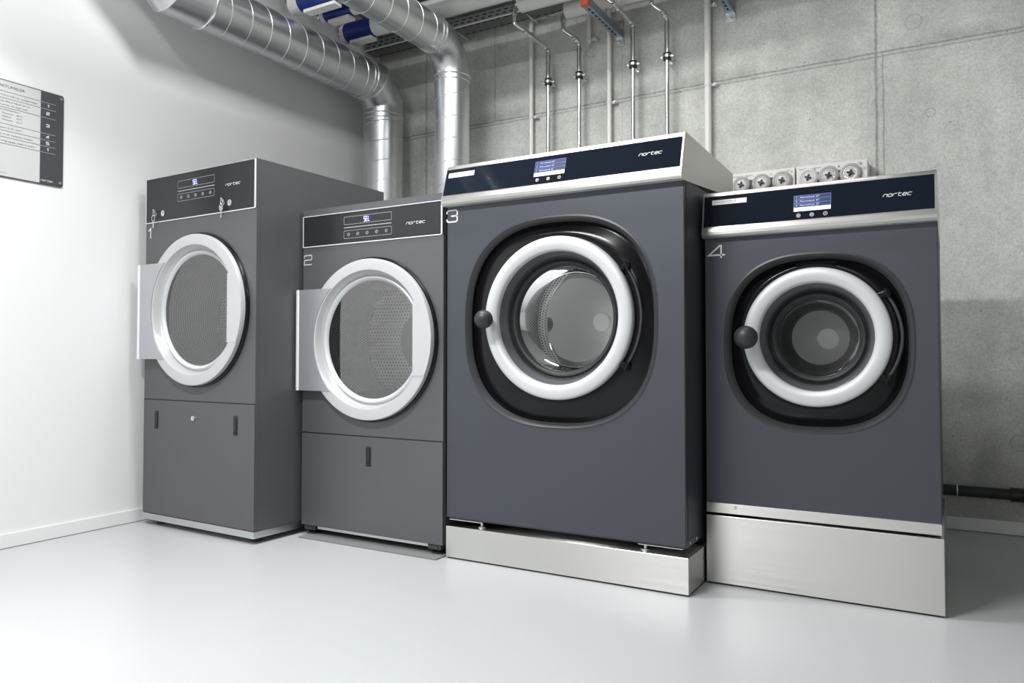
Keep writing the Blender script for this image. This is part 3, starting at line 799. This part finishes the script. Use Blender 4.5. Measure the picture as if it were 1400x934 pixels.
w4 = washer((-.748, 2.657, 0), 0, 'smaller dark grey washing machine numbered 4 with stainless hood, rightmost on a high plinth',
            .000, .718, .010, .2475, 1.213, .78,
            cap=(1.207, 1.243, 1.354, 1.3705, -.016, .003, .785, 1.215), rec=(.360, .837, .291, .2945, 0), ring=(.3625, .856, .231, .179), win=.142,
            knob=(.1575, -.072, .8555, .039), num=('4', .013, 1.1375, .054, .043), scr=(.304, .418, 1.272, 1.3255), lab=(.030, .1485, 1.3215, 1.339), logo_at=(.571, 1.294, .081), bowl_y=.13, drum_y=.34, cap_x=(-.004, .7195))
bm = B(); box(bm, .001, .7205, .002, .012, .2475, .281, .0012); st = finish('kick_strip', bm, 'steel', w4)
for sx in (.101, .6235):
    bm = B(); cyl(bm, (sx, .0, .2718), (sx, .003, .2718), .0045, n=14); finish('screw', bm, 'zinc', st)

# plinths
def plinth(loc, w, d, h, label):
    bm = B(); box(bm, 0, w, 0, d, .006, h, .0022, seg=3); box(bm, .004, w-.004, .008, d-.01, 0, .008, mi=1)
    o = finish('steel_plinth', bm, ['steel', 'body_dark'], None, loc); return tag(o, label, 'plinth')
plinth((-1.724, 2.466, 0), .971, .68, .1265, 'low brushed stainless plinth under washer 3')
plinth((-.748, 2.657, 0), .7262, .79, .2385, 'tall brushed stainless plinth under washer 4')
bm = B()
for x in (.06, .66):
    for y in (.06, .70): cyl(bm, (x, y, .2385), (x, y, .2485), .02, n=20)
finish('levelling_feet', bm, 'rubber', w4)

# ------------------------------------------------------------------ ducts
def spiral_seam(bm, p0, p1, r, pitch=.125, rr=.0022, phase=0.):
    p0, p1 = Vector(p0), Vector(p1); t = (p1-p0); L = t.length; t.normalize(); u = t.orthogonal().normalized(); v = t.cross(u)
    n = int(L/pitch*40); P = []
    for i in range(n+1):
        s = L*i/n; a = 2*PI*s/pitch+phase; P.append(p0+t*s+(u*math.cos(a)+v*math.sin(a))*(r+.0003))
    sweep(bm, P, rr, 5, mi=1)

def mitre_bead(bm, A, P, C_, r, rr=.003, n=64, mi=1):
    """standing seam that follows the mitred (elliptical) section at P"""
    A, P, C_ = Vector(A), Vector(P), Vector(C_); t = (P-A).normalized(); t2 = (C_-P).normalized(); cut = (t+t2).normalized()
    u = t.orthogonal().normalized(); v = t.cross(u); rings = []
    pts = []
    for k in range(n):
        d = (u*math.cos(2*PI*k/n)+v*math.sin(2*PI*k/n))*r; pts.append(P+d-t*(d.dot(cut)/t.dot(cut)))
    for k in range(n):
        o = (pts[k]-P).normalized(); rings.append([bm.verts.new(pts[k]+o*rr*math.cos(q*PI/3)+cut*rr*math.sin(q*PI/3)) for q in range(6)])
    for k in range(n):
        a, b = rings[k], rings[(k+1) % n]
        for q in range(6): bm.faces.new((a[q], a[(q+1) % 6], b[(q+1) % 6], b[q])).material_index = mi

def duct(label, X_, z_, r, yv, R, mitres, y_start, back_y, tail=None, pitch=.125):
    t = empty('ventilation_duct', label, 'duct', (X_, yv, 0))
    o = Vector((X_, yv, 0))
    def loc(y, z): return (0, y-yv, z)
    # vertical run
    zt = z_-R
    bm = B(); lowz = .55; Rb = r+.03
    cyl(bm, loc(yv, lowz), loc(yv, zt), r, n=64, caps=False); spiral_seam(bm, loc(yv, lowz), loc(yv, zt-.02), r, pitch)
    finish('vertical_section', bm, ['duct_z', 'seam'], t)
    # bottom elbow into the machine's back
    bm = B(); P = [loc(yv, lowz)]+arc_path(loc(yv, lowz+.3), loc(yv, lowz-Rb), loc(back_y, lowz-Rb), Rb, 10)[1:]+[loc(back_y, lowz-Rb)]; sweep(bm, P, r, 48, caps=False); finish('bottom_elbow', bm, 'duct_y', t)
    # top elbow
    bm = B()
    P = arc_path(loc(yv, 0), loc(yv, z_), loc(0, z_), R, 20 if mitres > 4 else 12)
    if mitres <= 4:   # segmented elbow with standing seams at the mitres
        c = Vector(loc(yv-R, z_-R)); Q = [P[0]]
        for k in range(mitres):
            a = PI/2*(k+.5)/mitres; rad = R/math.cos(PI/4/mitres)
            Q.append(c+Vector((0, math.cos(a)*rad, math.sin(a)*rad)))
        Q.append(P[-1]); P = Q
    sweep(bm, P, r+.001, 64, caps=False)
    for i in range(1, len(P)-1):
        if mitres > 4: break
        mitre_bead(bm, P[i-1], P[i], P[i+1], r+.001)
    finish('elbow', bm, ['duct_z', 'seam'], t, sharp=20 if mitres <= 4 else 60)
    for nm, pc, ax in (('coupling_bead', P[0], (0, 0, 1)), ('coupling_bead', P[-1], (0, 1, 0))):
        bm = B(); torus(bm, pc, ax, r+.002, .0035, 64, 6); d = Vector(ax)*(-.03 if ax[2] else -.03); torus(bm, Vector(pc)+d, ax, r+.002, .0025, 64, 6); 
        for q in range(3):
            a = q*2.1+.6; sphere(bm, Vector(pc)+d*.5+Vector((math.cos(a)*r, math.sin(a)*r if ax[2] else 0, 0 if ax[2] else math.sin(a)*r)), .004, 8)
        finish(nm, bm, 'seam', t)
    # horizontal run
    bm = B(); cyl(bm, loc(yv-R, z_), loc(y_start, z_), r, n=64, caps=False); spiral_seam(bm, loc(yv-R-.05, z_), loc(y_start, z_), r, pitch)
    finish('horizontal_section', bm, ['duct_y', 'seam'], t)
    if tail:
        bm = B(); P = [loc(*p) for p in tail]; sweep(bm, P, r+.0015, 64, caps=False)
        for i in range(1, len(P)-1):
            mitre_bead(bm, P[i-1], P[i], P[i+1], r+.0015)
        finish('rising_elbow', bm, ['duct_y', 'seam'], t, sharp=20)
        bm = B(); torus(bm, P[0], (0, 1, 0), r+.004, .006, 64, 8); finish('coupling_bead', bm, 'chrome', t)
    return t
duct('wide galvanised spiral duct along the white wall, turning down behind dryer 1', -3.13, 2.51, .124, 3.77, .19, 2, 2.40, 3.052,
     tail=[(2.40, 2.51), (2.235, 2.51), (2.06, 2.66), (1.98, 2.82), (1.98, 3.06)])
duct('narrower galvanised spiral duct crossing overhead, turning down behind dryer 2', -2.46, 2.573, .100, 3.57, .186, 12, 1.2, 3.273,
     tail=[(1.2, 2.573), (1.05, 2.573), (.9, 2.70), (.85, 2.85), (.85, 3.06)])

# ------------------------------------------------------------------ overhead pipes with blue bands
def overhead_pipe(x0, x1, y, z, r, label, band=None, elbow_up=.25):
    t = empty('insulated_pipe', label, 'pipe', (x0, y, z))
    bm = B(); P = [(0, 0, 0), (x1-x0, 0, 0)]; cyl(bm, (0, 0, 0), (x1-x0, 0, 0), r, n=48)
    torus(bm, (.002, 0, 0), (1, 0, 0), r-.003, .004, 48, 6); finish('insulation_sleeve', bm, 'sleeve', t)
    if band:
        bm = B(); cyl(bm, (band[0], 0, 0), (band[1], 0, 0), r+.0015, n=48, caps=False); finish('marker_band', bm, 'blue', t, label='blue marker band')
        bm = B(); P = [( -.0, 0, 0), (-.06, 0, 0), (-.06, 0, CE-z)]; sweep(bm, poly_path(P, .035), .016, 20)
        cyl(bm, (-.022, 0, 0), (.0, 0, 0), .023, n=20)
        finish('bare_pipe_end', bm, 'steel_pipe', t)
        cx = band[1]+.12
        bm = B(); box(bm, band[0]+.03, band[1]-.01, -.03, .03, -r-.020, -r-.001, .004); finish('support_block', bm, 'conduit', t)
        bm = B()
        torus(bm, (cx, 0, 0), (1, 0, 0), r+.004, .003, 40, 6); cyl(bm, (cx, 0, r+.004), (cx, 0, CE-z), .004, n=10); finish('pipe_hanger', bm, 'zinc', t)
    return t
overhead_pipe(-3.19, -.9, 3.478, 2.76, .057, 'white insulated overhead pipe with blue band, nearest the cable tray', (.03, .24))
overhead_pipe(-3.13, -1.0, 3.229, 2.76, .040, 'thin white insulated overhead pipe with blue band, the middle one of three', (.03, .23))
overhead_pipe(-3.17, -1.2, 3.039, 2.76, .056, 'white insulated overhead pipe with blue band, farthest from the cable tray', (.07, .34))
PA = (3.62, 2.747); PB = (3.83, 2.742)
overhead_pipe(-2.035, .9, PA[0], PA[1], .055, 'thick white insulated pipe on the brackets, farther from the concrete wall')
overhead_pipe(-1.855, .9, PB[0], PB[1], .044, 'thinner white insulated pipe on the brackets, close to the concrete wall')

# cable tray (perforated channel) along the wall
t = empty('cable_tray', 'grey perforated cable tray running along the top of the concrete wall', 'cable tray', (WX+.03, 3.90, 2.81))
bm = B(); Lx = 3.6
box(bm, 0, Lx, -.062, .055, 0, .0025); box(bm, 0, Lx, -.064, -.062, 0, .056); box(bm, 0, Lx, .055, .057, 0, .056)
box(bm, 0, Lx, -.066, -.060, -.001, .004, mi=1); box(bm, 0, Lx, -.066, -.058, .054, .058)
for i in range(int(Lx/.05)):
    x = .02+i*.05
    box(bm, x, x+.028, -.050, -.042, -.0008, .0, mi=2); box(bm, x+.02, x+.048, .038, .045, -.0008, .0, mi=2)
    box(bm, x, x+.028, -.0648, -.064, .016, .023, mi=2); box(bm, x+.01, x+.038, -.0648, -.064, .036, .043, mi=2)
finish('tray_channel', bm, ['tray', 'trim', 'tray_slot'], t)
for x in (.7, 1.2, 2.3, 3.1): bm = B(); box(bm, x, x+.02, .03, .13-.002, -.006, -.001); box(bm, x+.004, x+.016, -.02, .031, -.004, -.001); finish('tray_bracket', bm, 'zinc', t)
# lighting rail above it
bm = B(); box(bm, WX+.03, .8, 3.86, 3.92, 2.905, 2.945, .003); box(bm, WX+.03, .8, 3.945, 3.955, 2.90, 3.05)
tag(finish('mounting_rail', bm, 'sleeve'), 'pale grey mounting rail high above the cable tray', 'rail')

# strut brackets
def strut(x, y0, z, label, cap=True):
    t = empty('strut_bracket', label, 'bracket', (x, WY, z))
    d = y0-WY; s = .0205
    bm = B()
    box(bm, -s, s, d, -.008, -.001, .001); box(bm, -s, -s+.002, d, -.008, 0, .041); box(bm, s-.002, s, d, -.008, 0, .041)
    n = int(-d/.045)
    for i in range(n): yy = -.05-i*.045; box(bm, -.005, .005, yy-.026, yy, -.0016, -.001, .0, mi=1)
    finish('channel', bm, ['strut', 'tray_slot'], t)
    bm = B(); box(bm, -.028, .028, -.008, 0, -.045, .10, .002); cyl(bm, (0, -.016, -.022), (0, -.008, -.022), .010, n=6); box(bm, -.022, .022, -.028, -.008, -.004, -.001); finish('wall_plate', bm, 'zinc', t)
    for py, pz in ((PA[0], PA[1]-.055), (PB[0], PB[1]-.044)):
        bm = B(); box(bm, -.018, .018, py-WY-.02, py-WY+.02, .041, .045); cyl(bm, (0, py-WY, .044), (0, py-WY, pz-z), .006, n=12); finish('pipe_support', bm, 'zinc', t)
    if cap: bm = B(); box(bm, -.022, .022, d-.014, d+.016, -.002, .043, .002); finish('end_cap', bm, 'orange', t, label='orange end cap')
strut(-1.615, 3.555, 2.607, 'galvanised strut bracket with orange end cap, under the two insulated pipes')
strut(-.985, 3.555, 2.607, 'galvanised strut bracket at the top edge, right of the tallest white conduit')

# ------------------------------------------------------------------ stainless drop pipes
PY = 3.945
def drop_pipe(x, ze, y_out, zp, xe, clampz, label):
    """pipe end -> swan neck -> run towards the wall -> elbow -> drop"""
    t = empty('water_pipe', label, 'pipe', (x, PY, 0), 0, 'stainless drop pipes on the concrete wall')
    r = .0122
    P = [(xe-x, y_out-PY, zp), (-.035, y_out-PY, zp), (-.035, y_out-PY, ze+.09), (-.003, y_out-PY, ze+.004), (0, y_out-PY+.05, ze)]
    bm = B(); pts = poly_path([(xe-x, y_out-PY, zp), (-.045, y_out-PY, zp), (-.045, y_out-PY, ze+.035), (0, y_out-PY+.035, ze), (0, 0, ze), (0, 0, 0)], .022, 8)
    sweep(bm, pts, r, 16)
    finish('pipe_run', bm, 'steel_pipe', t)
    for p0, p1 in (((-.045, y_out-PY, zp-.045), (-.045, y_out-PY, zp-.060)), ((0, y_out-PY+.095, ze), (0, y_out-PY+.11, ze)), ((0, -.045, ze), (0, -.033, ze)), ((0, 0, ze-.035), (0, 0, ze-.055))):
        bm = B(); cyl(bm, p0, p1, r+.0035, n=20); finish('press_fitting', bm, 'steel_pipe', t)
    bm = B(); cyl(bm, (0, 0, ze-.055), (0, 0, clampz+.01), r+.002, n=20); finish('sleeve', bm, 'steel_pipe', t)
    bm = B(); cyl(bm, (0, 0, clampz-.019), (0, 0, clampz+.019), .0215, n=24); cl = finish('clamp_rubber', bm, 'rubber', t)
    bm = B(); cyl(bm, (0, 0, clampz-.007), (0, 0, clampz+.007), .0235, n=24)
    for sgn in (-1, 1): box(bm, sgn*.028-.007, sgn*.028+.007, -.003, .003, clampz-.006, clampz+.006, .002); cyl(bm, (sgn*.028, -.008, clampz), (sgn*.028, .008, clampz), .004, n=8)
    cyl(bm, (0, .02, clampz), (0, WY-PY-.001, clampz), .005, n=10); cyl(bm, (0, WY-PY-.006, clampz), (0, WY-PY-.001, clampz), .016, n=20)
    for k in range(4): cyl(bm, (0, .03+k*.012, clampz), (0, .036+k*.012, clampz), .008, n=8)
    finish('pipe_clamp', bm, 'chrome', t)
    return t
drop_pipe(-2.030, 2.600, 3.62, 2.747, -2.035, 2.403, 'stainless water pipe dropping down the concrete wall, leftmost of four')
drop_pipe(-1.830, 2.600, 3.83, 2.742, -1.855, 2.405, 'stainless water pipe dropping down the concrete wall, second of four from the left')
drop_pipe(-1.502, 2.634, 3.62, 2.80, -1.50, 2.405, 'stainless water pipe dropping down the concrete wall, third of four from the left')
drop_pipe(-1.307, 2.628, 3.83, 2.79, -1.33, 2.411, 'stainless water pipe dropping down the concrete wall, rightmost of four')

def conduit(x, z0, z1, r, clips, label, stub=False):
    t = empty('white_conduit', label, 'conduit', (x, 3.995, 0), 0)
    bm = B(); cyl(bm, (0, 0, z0), (0, 0, z1), r, n=24); finish('tube', bm, 'conduit', t)
    for z in clips:
        bm = B(); cyl(bm, (0, 0, z-.008), (0, 0, z+.008), r+.003, n=20); box(bm, 0, r+.03, .008, .018, z-.008, z+.008, .002); cyl(bm, (r+.02, -.004, z), (r+.02, .034, z), .007, n=12); finish('conduit_clip', bm, 'sleeve', t)
    return t
c = conduit(-2.172, 0, 2.81, .0125, (2.23, 2.69), 'white conduit on the concrete wall, leftmost of the long ones')
conduit(-1.665, 0, 2.80, .0125, (2.235, 2.765), 'white conduit on the concrete wall behind the strut bracket')
conduit(-1.100, 0, 2.95, .0175, (2.235, 2.665), 'thickest white conduit on the concrete wall, rightmost')
t = conduit(-1.79, 2.60, 2.85, .0125, (2.625,), 'short white conduit stub with a bare wire loop beneath')
bm = B(); torus(bm, (.002, .025, 2.560), (0, 1, 0), .034, .0012, 32, 6); torus(bm, (.006, .02, 2.570), (0, 1, .3), .016, .0012, 24, 6); torus(bm, (-.004, .026, 2.56), (.2, 1, 0), .024, .0010, 24, 6); cyl(bm, (0, 0, 2.60), (.002, .02, 2.59), .0018, n=6); finish('wire_loop', bm, 'grey_print', t)

# ------------------------------------------------------------------ dosing pump units on the wall
def pump_unit(x0, x1, centres, label):
    y = 3.90; zt = 1.717; zb = 1.50
    t = empty('dosing_pump_unit', label, 'dosing pump', (x0, y, 0), 0, 'dosing pump units on the concrete wall')
    w = x1-x0
    bm = B(); box(bm, 0, w, .0, WY-y+.002, zb, zt, .001); finish('housing', bm, 'pump_white', t)
    bm = B(); box(bm, .028, w-.026, -.003, .001, zb+.03, zt-.038, .002); finish('front_recess', bm, 'body_dark', t)
    bm = B(); box(bm, w-.022, w-.004, -.001, .001, zt-.05, zt-.035); finish('side_tab', bm, 'pump_head', t)
    for i, (cx, r) in enumerate(centres):
        cx -= x0; cz = zt-.062
        bm = B(); lathe(bm, cx, cz, [(r+.004, -.002), (r+.004, -.012), (r, -.018), (r-.008, -.022), (r-.011, -.018), (.012, -.020), (0, -.020)], n=40)
        hd = finish('pump_head', bm, 'pump_white' if i == 0 and x0 > -.7 else 'pump_head', t)
        bm = B()
        for a in (0.3, 0.3+PI/2):
            vs0 = len(bm.verts); box(bm, -.016, .016, -.028, -.019, -.004, .004, .002)
            for v in list(bm.verts)[vs0:]: v.co = Matrix.Rotation(a, 4, 'Y') @ v.co+Vector((cx, 0, cz))
        cyl(bm, (cx, -.030, cz), (cx, -.02, cz), .007, n=12); finish('rotor', bm, 'body_dark', hd)
        bm = B(); torus(bm, (cx, -.020, cz), (0, 1, 0), r*.62, .0018, 32, 6); finish('rotor_track', bm, 'chrome', hd)
    bm = B()
    for i, (cx, r) in enumerate(centres):
        strokes(bm, [[(-.5, 0), (.5, 0), (0, 1), (-.5, 0)]], cx-x0+.045*(1 if i else .6), zt-.024, .008, .008, .0016, -.0008)
    finish('warning_mark', bm, 'scr_ink' if x0 > -.7 else 'yellow', t)
    bm = B(); strokes(bm, [[(0, 0), (1, 0)]], .012, zt-.016, .05, 1, .005, -.0008); strokes(bm, [[(0, 0), (1, 0)]], .075, zt-.016, .04, 1, .003, -.0008)
    strokes(bm, [[(0, 0), (.3, .8), (.7, .8), (1, 0)], [(.3, 0), (.5, .5), (.7, 0)]], w-.045, zt-.020, .028, .012, .002, -.0008)
    finish('housing_print', bm, 'grey_print', t)
    return t
pump_unit(-.965, -.649, ((-.905, .040), (-.806, .042), (-.707, .043)), 'white dosing pump unit with three dull round pump heads, left of the pair')
pump_unit(-.641, -.325, ((-.585, .042), (-.493, .043), (-.397, .044)), 'white dosing pump unit with three round pump heads, right of the pair')

# floor drain pipe by the wall
t = empty('drain_pipe', 'dark horizontal drain pipe low on the wall, right of washer 4', 'pipe', (-.7, 3.975, .185))
bm = B(); cyl(bm, (0, 0, 0), (2.4, 0, 0), .024, n=32); finish('pipe_run', bm, 'rubber', t)
bm = B(); cyl(bm, (.92, 0, 0), (.97, 0, 0), .030, n=32); torus(bm, (.925, 0, 0), (1, 0, 0), .030, .003, 32, 6); torus(bm, (.965, 0, 0), (1, 0, 0), .030, .003, 32, 6); finish('coupling', bm, 'body_dark', t)
bm = B(); 
for x in (.3, .72, 1.7): torus(bm, (x, 0, 0), (1, 0, 0), .026, .003, 32, 6); cyl(bm, (x, .026, 0), (x, .055, 0), .005, n=8)
finish('pipe_clip', bm, 'zinc', t)

# ------------------------------------------------------------------ sign on the left wall
sy0, sy1, sz0, sz1 = 1.300, 1.887, 1.531, 1.936
t = empty('instruction_sign', 'instruction board for the tumble dryers on the white wall', 'sign', (WX, (sy0+sy1)/2, sz0), PI/2)
# local x runs along +Y (to the right when facing the wall), local -y points into the room
def LY(y): return y-(sy0+sy1)/2
hw = (sy1-sy0)/2; hh = sz1-sz0
bm = B()
pts = rounded_rect_lines(-hw, hw, 0, hh, .010)[:-1]
F = [bm.verts.new((x, -.006, z)) for x, z in pts]; K = [bm.verts.new((x, 0, z)) for x, z in pts]
bm.faces.new(F); bm.faces.new(K[::-1])
for i in range(len(pts)): j = (i+1) % len(pts); bm.faces.new((F[i], F[j], K[j], K[i]))
finish('sign_board', bm, 'sign_band', t, label='dark grey board')
split = LY(1.788)
bm = B(); box(bm, -hw+.004, split, -.0066, -.006, .004, hh-.004); finish('sign_face', bm, 'sign_face', t, label='light grey printed field')
rows = [1.887, 1.859, 1.821, 1.752, 1.724, 1.697, 1.670]
bm = B()
for z in rows: strokes(bm, [[(-hw+.02, z-sz0), (split, z-sz0)]], 0, 0, 1, 1, .0013, -.0068)
finish('row_line', bm, 'scr_ink', t)
bm = B()
for z in rows: strokes(bm, [[(split, z-sz0), (LY(1.853), z-sz0)]], 0, 0, 1, 1, .0016, -.0062)
strokes(bm, [[(split, .004), (split, hh-.004)]], 0, 0, 1, 1, .0016, -.0068)
finish('band_line', bm, 'grey_print', t)
for ch, z in (('1', 1.874), ('2', 1.841), ('3', 1.788), ('4', 1.739), ('5', 1.711), ('1', 1.684)):
    bm = B(); hgt = .0105; strokes(bm, DIG[ch], LY(1.814), z-hgt/2-sz0, .0115, hgt, .0026, -.0062); finish('row_number', bm, 'white_print', t)
logo(t, LY(1.7935), .0135, .052, .0062, -.0062)
for z in (.017, hh-.017):
    bm = B(); cyl(bm, (hw-.013, -.010, z), (hw-.013, -.006, z), .0062, n=20); cyl(bm, (hw-.013, -.0105, z), (hw-.013, -.0098, z), .003, n=6); finish('sign_screw', bm, 'chrome', t)
def sign_text(s, x, z, size, align='LEFT', sx=1.25):
    o = text_mesh('sign_text', s, size, 'scr_ink', t, (x, -.0070, z-sz0), (PI/2, 0, 0), sx=sx, align=align)
    return o
sign_text('SÅDAN BRUGES DIN TØRRETUMBLER', LY(1.724), 1.9035, .0165, 'RIGHT', 1.15)
sign_text('Rens filter, luk lågen og tøm lommer. Husk at lukke dør og hægte hasper', LY(1.777), 1.869, .0095, 'RIGHT', 1.1)
sign_text('Fyld tøj i tromlen og vælg program på (1)', LY(1.745), 1.8445, .0095, 'RIGHT', 1.3)
sign_text('Fyld aldrig mere i end anvist, luk lågen helt', LY(1.735), 1.829, .0095, 'RIGHT', 1.3)
sign_text('Vælg tørretemperatur', LY(1.705), 1.809, .0095, 'RIGHT', 1.3)
for k, (a, b_) in enumerate((('Maximum', '80°C'), ('Medium', '60°C'), ('Minimum', '50°C'))):
    sign_text(a, LY(1.635), 1.794-k*.0135, .0095, 'LEFT', 1.2); sign_text(b_, LY(1.692), 1.794-k*.0135, .0095, 'LEFT', 1.2)
sign_text('Tryk på knappen (i) for start', LY(1.711), 1.734, .0095, 'RIGHT', 1.3)
sign_text('Åbn lågen og tag ud når maskinen stopper', LY(1.760), 1.7065, .0095, 'RIGHT', 1.3)
sign_text('Rens altid filter efter brug og gør plads til andre', LY(1.766), 1.679, .0095, 'RIGHT', 1.3)
sign_text('nortec.dk', LY(1.655), 1.547, .006, 'RIGHT', 1.)

# ------------------------------------------------------------------ lights
def area(name, loc, sx, sy, power, rot=(0, 0, 0), col=(1, 1, 1)):
    l = bpy.data.lights.new(name, 'AREA'); l.shape = 'RECTANGLE'; l.size = sx; l.size_y = sy; l.energy = power; l.color = col
    o = bpy.data.objects.new(name, l); COL.objects.link(o); o.location = loc; o.rotation_euler = rot; return o
area('ceiling_and_fill_light', (-1.75, .32, CE-.04), 1.1, .22, 132)
area('ceiling_and_fill_light', (-.95, 2.42, CE-.04), 1.3, .18, 15)
area('ceiling_and_fill_light', (-2.0, 2.05, CE-.04), .7, .2, 44)  # added lamp, only brightens the far part of the left wall
area('ceiling_and_fill_light', (-.6, -3.4, CE-.04), 1.5, .30, 60)  # added fill behind the camera, not a known fixture
w = bpy.data.worlds.new('world'); SC.world = w; w.use_nodes = True
w.node_tree.nodes['Background'].inputs[0].default_value = (.8, .85, .9, 1); w.node_tree.nodes['Background'].inputs[1].default_value = .3

# ------------------------------------------------------------------ camera
cd = bpy.data.cameras.new('camera'); cam = bpy.data.objects.new('camera', cd); COL.objects.link(cam)
cam.location = (0, 0, .8); cam.rotation_euler = (math.radians(91.5), 0, math.radians(30))
cd.sensor_width = 36; cd.lens = 36*1037/1400; cd.shift_y = -10.15/1400; cd.clip_start = .02
SC.camera = cam
SC.view_settings.view_transform = 'Standard'; SC.view_settings.look = 'None'; SC.view_settings.gamma = 1; SC.view_settings.use_curve_mapping = False
SC.view_settings.exposure = -.10
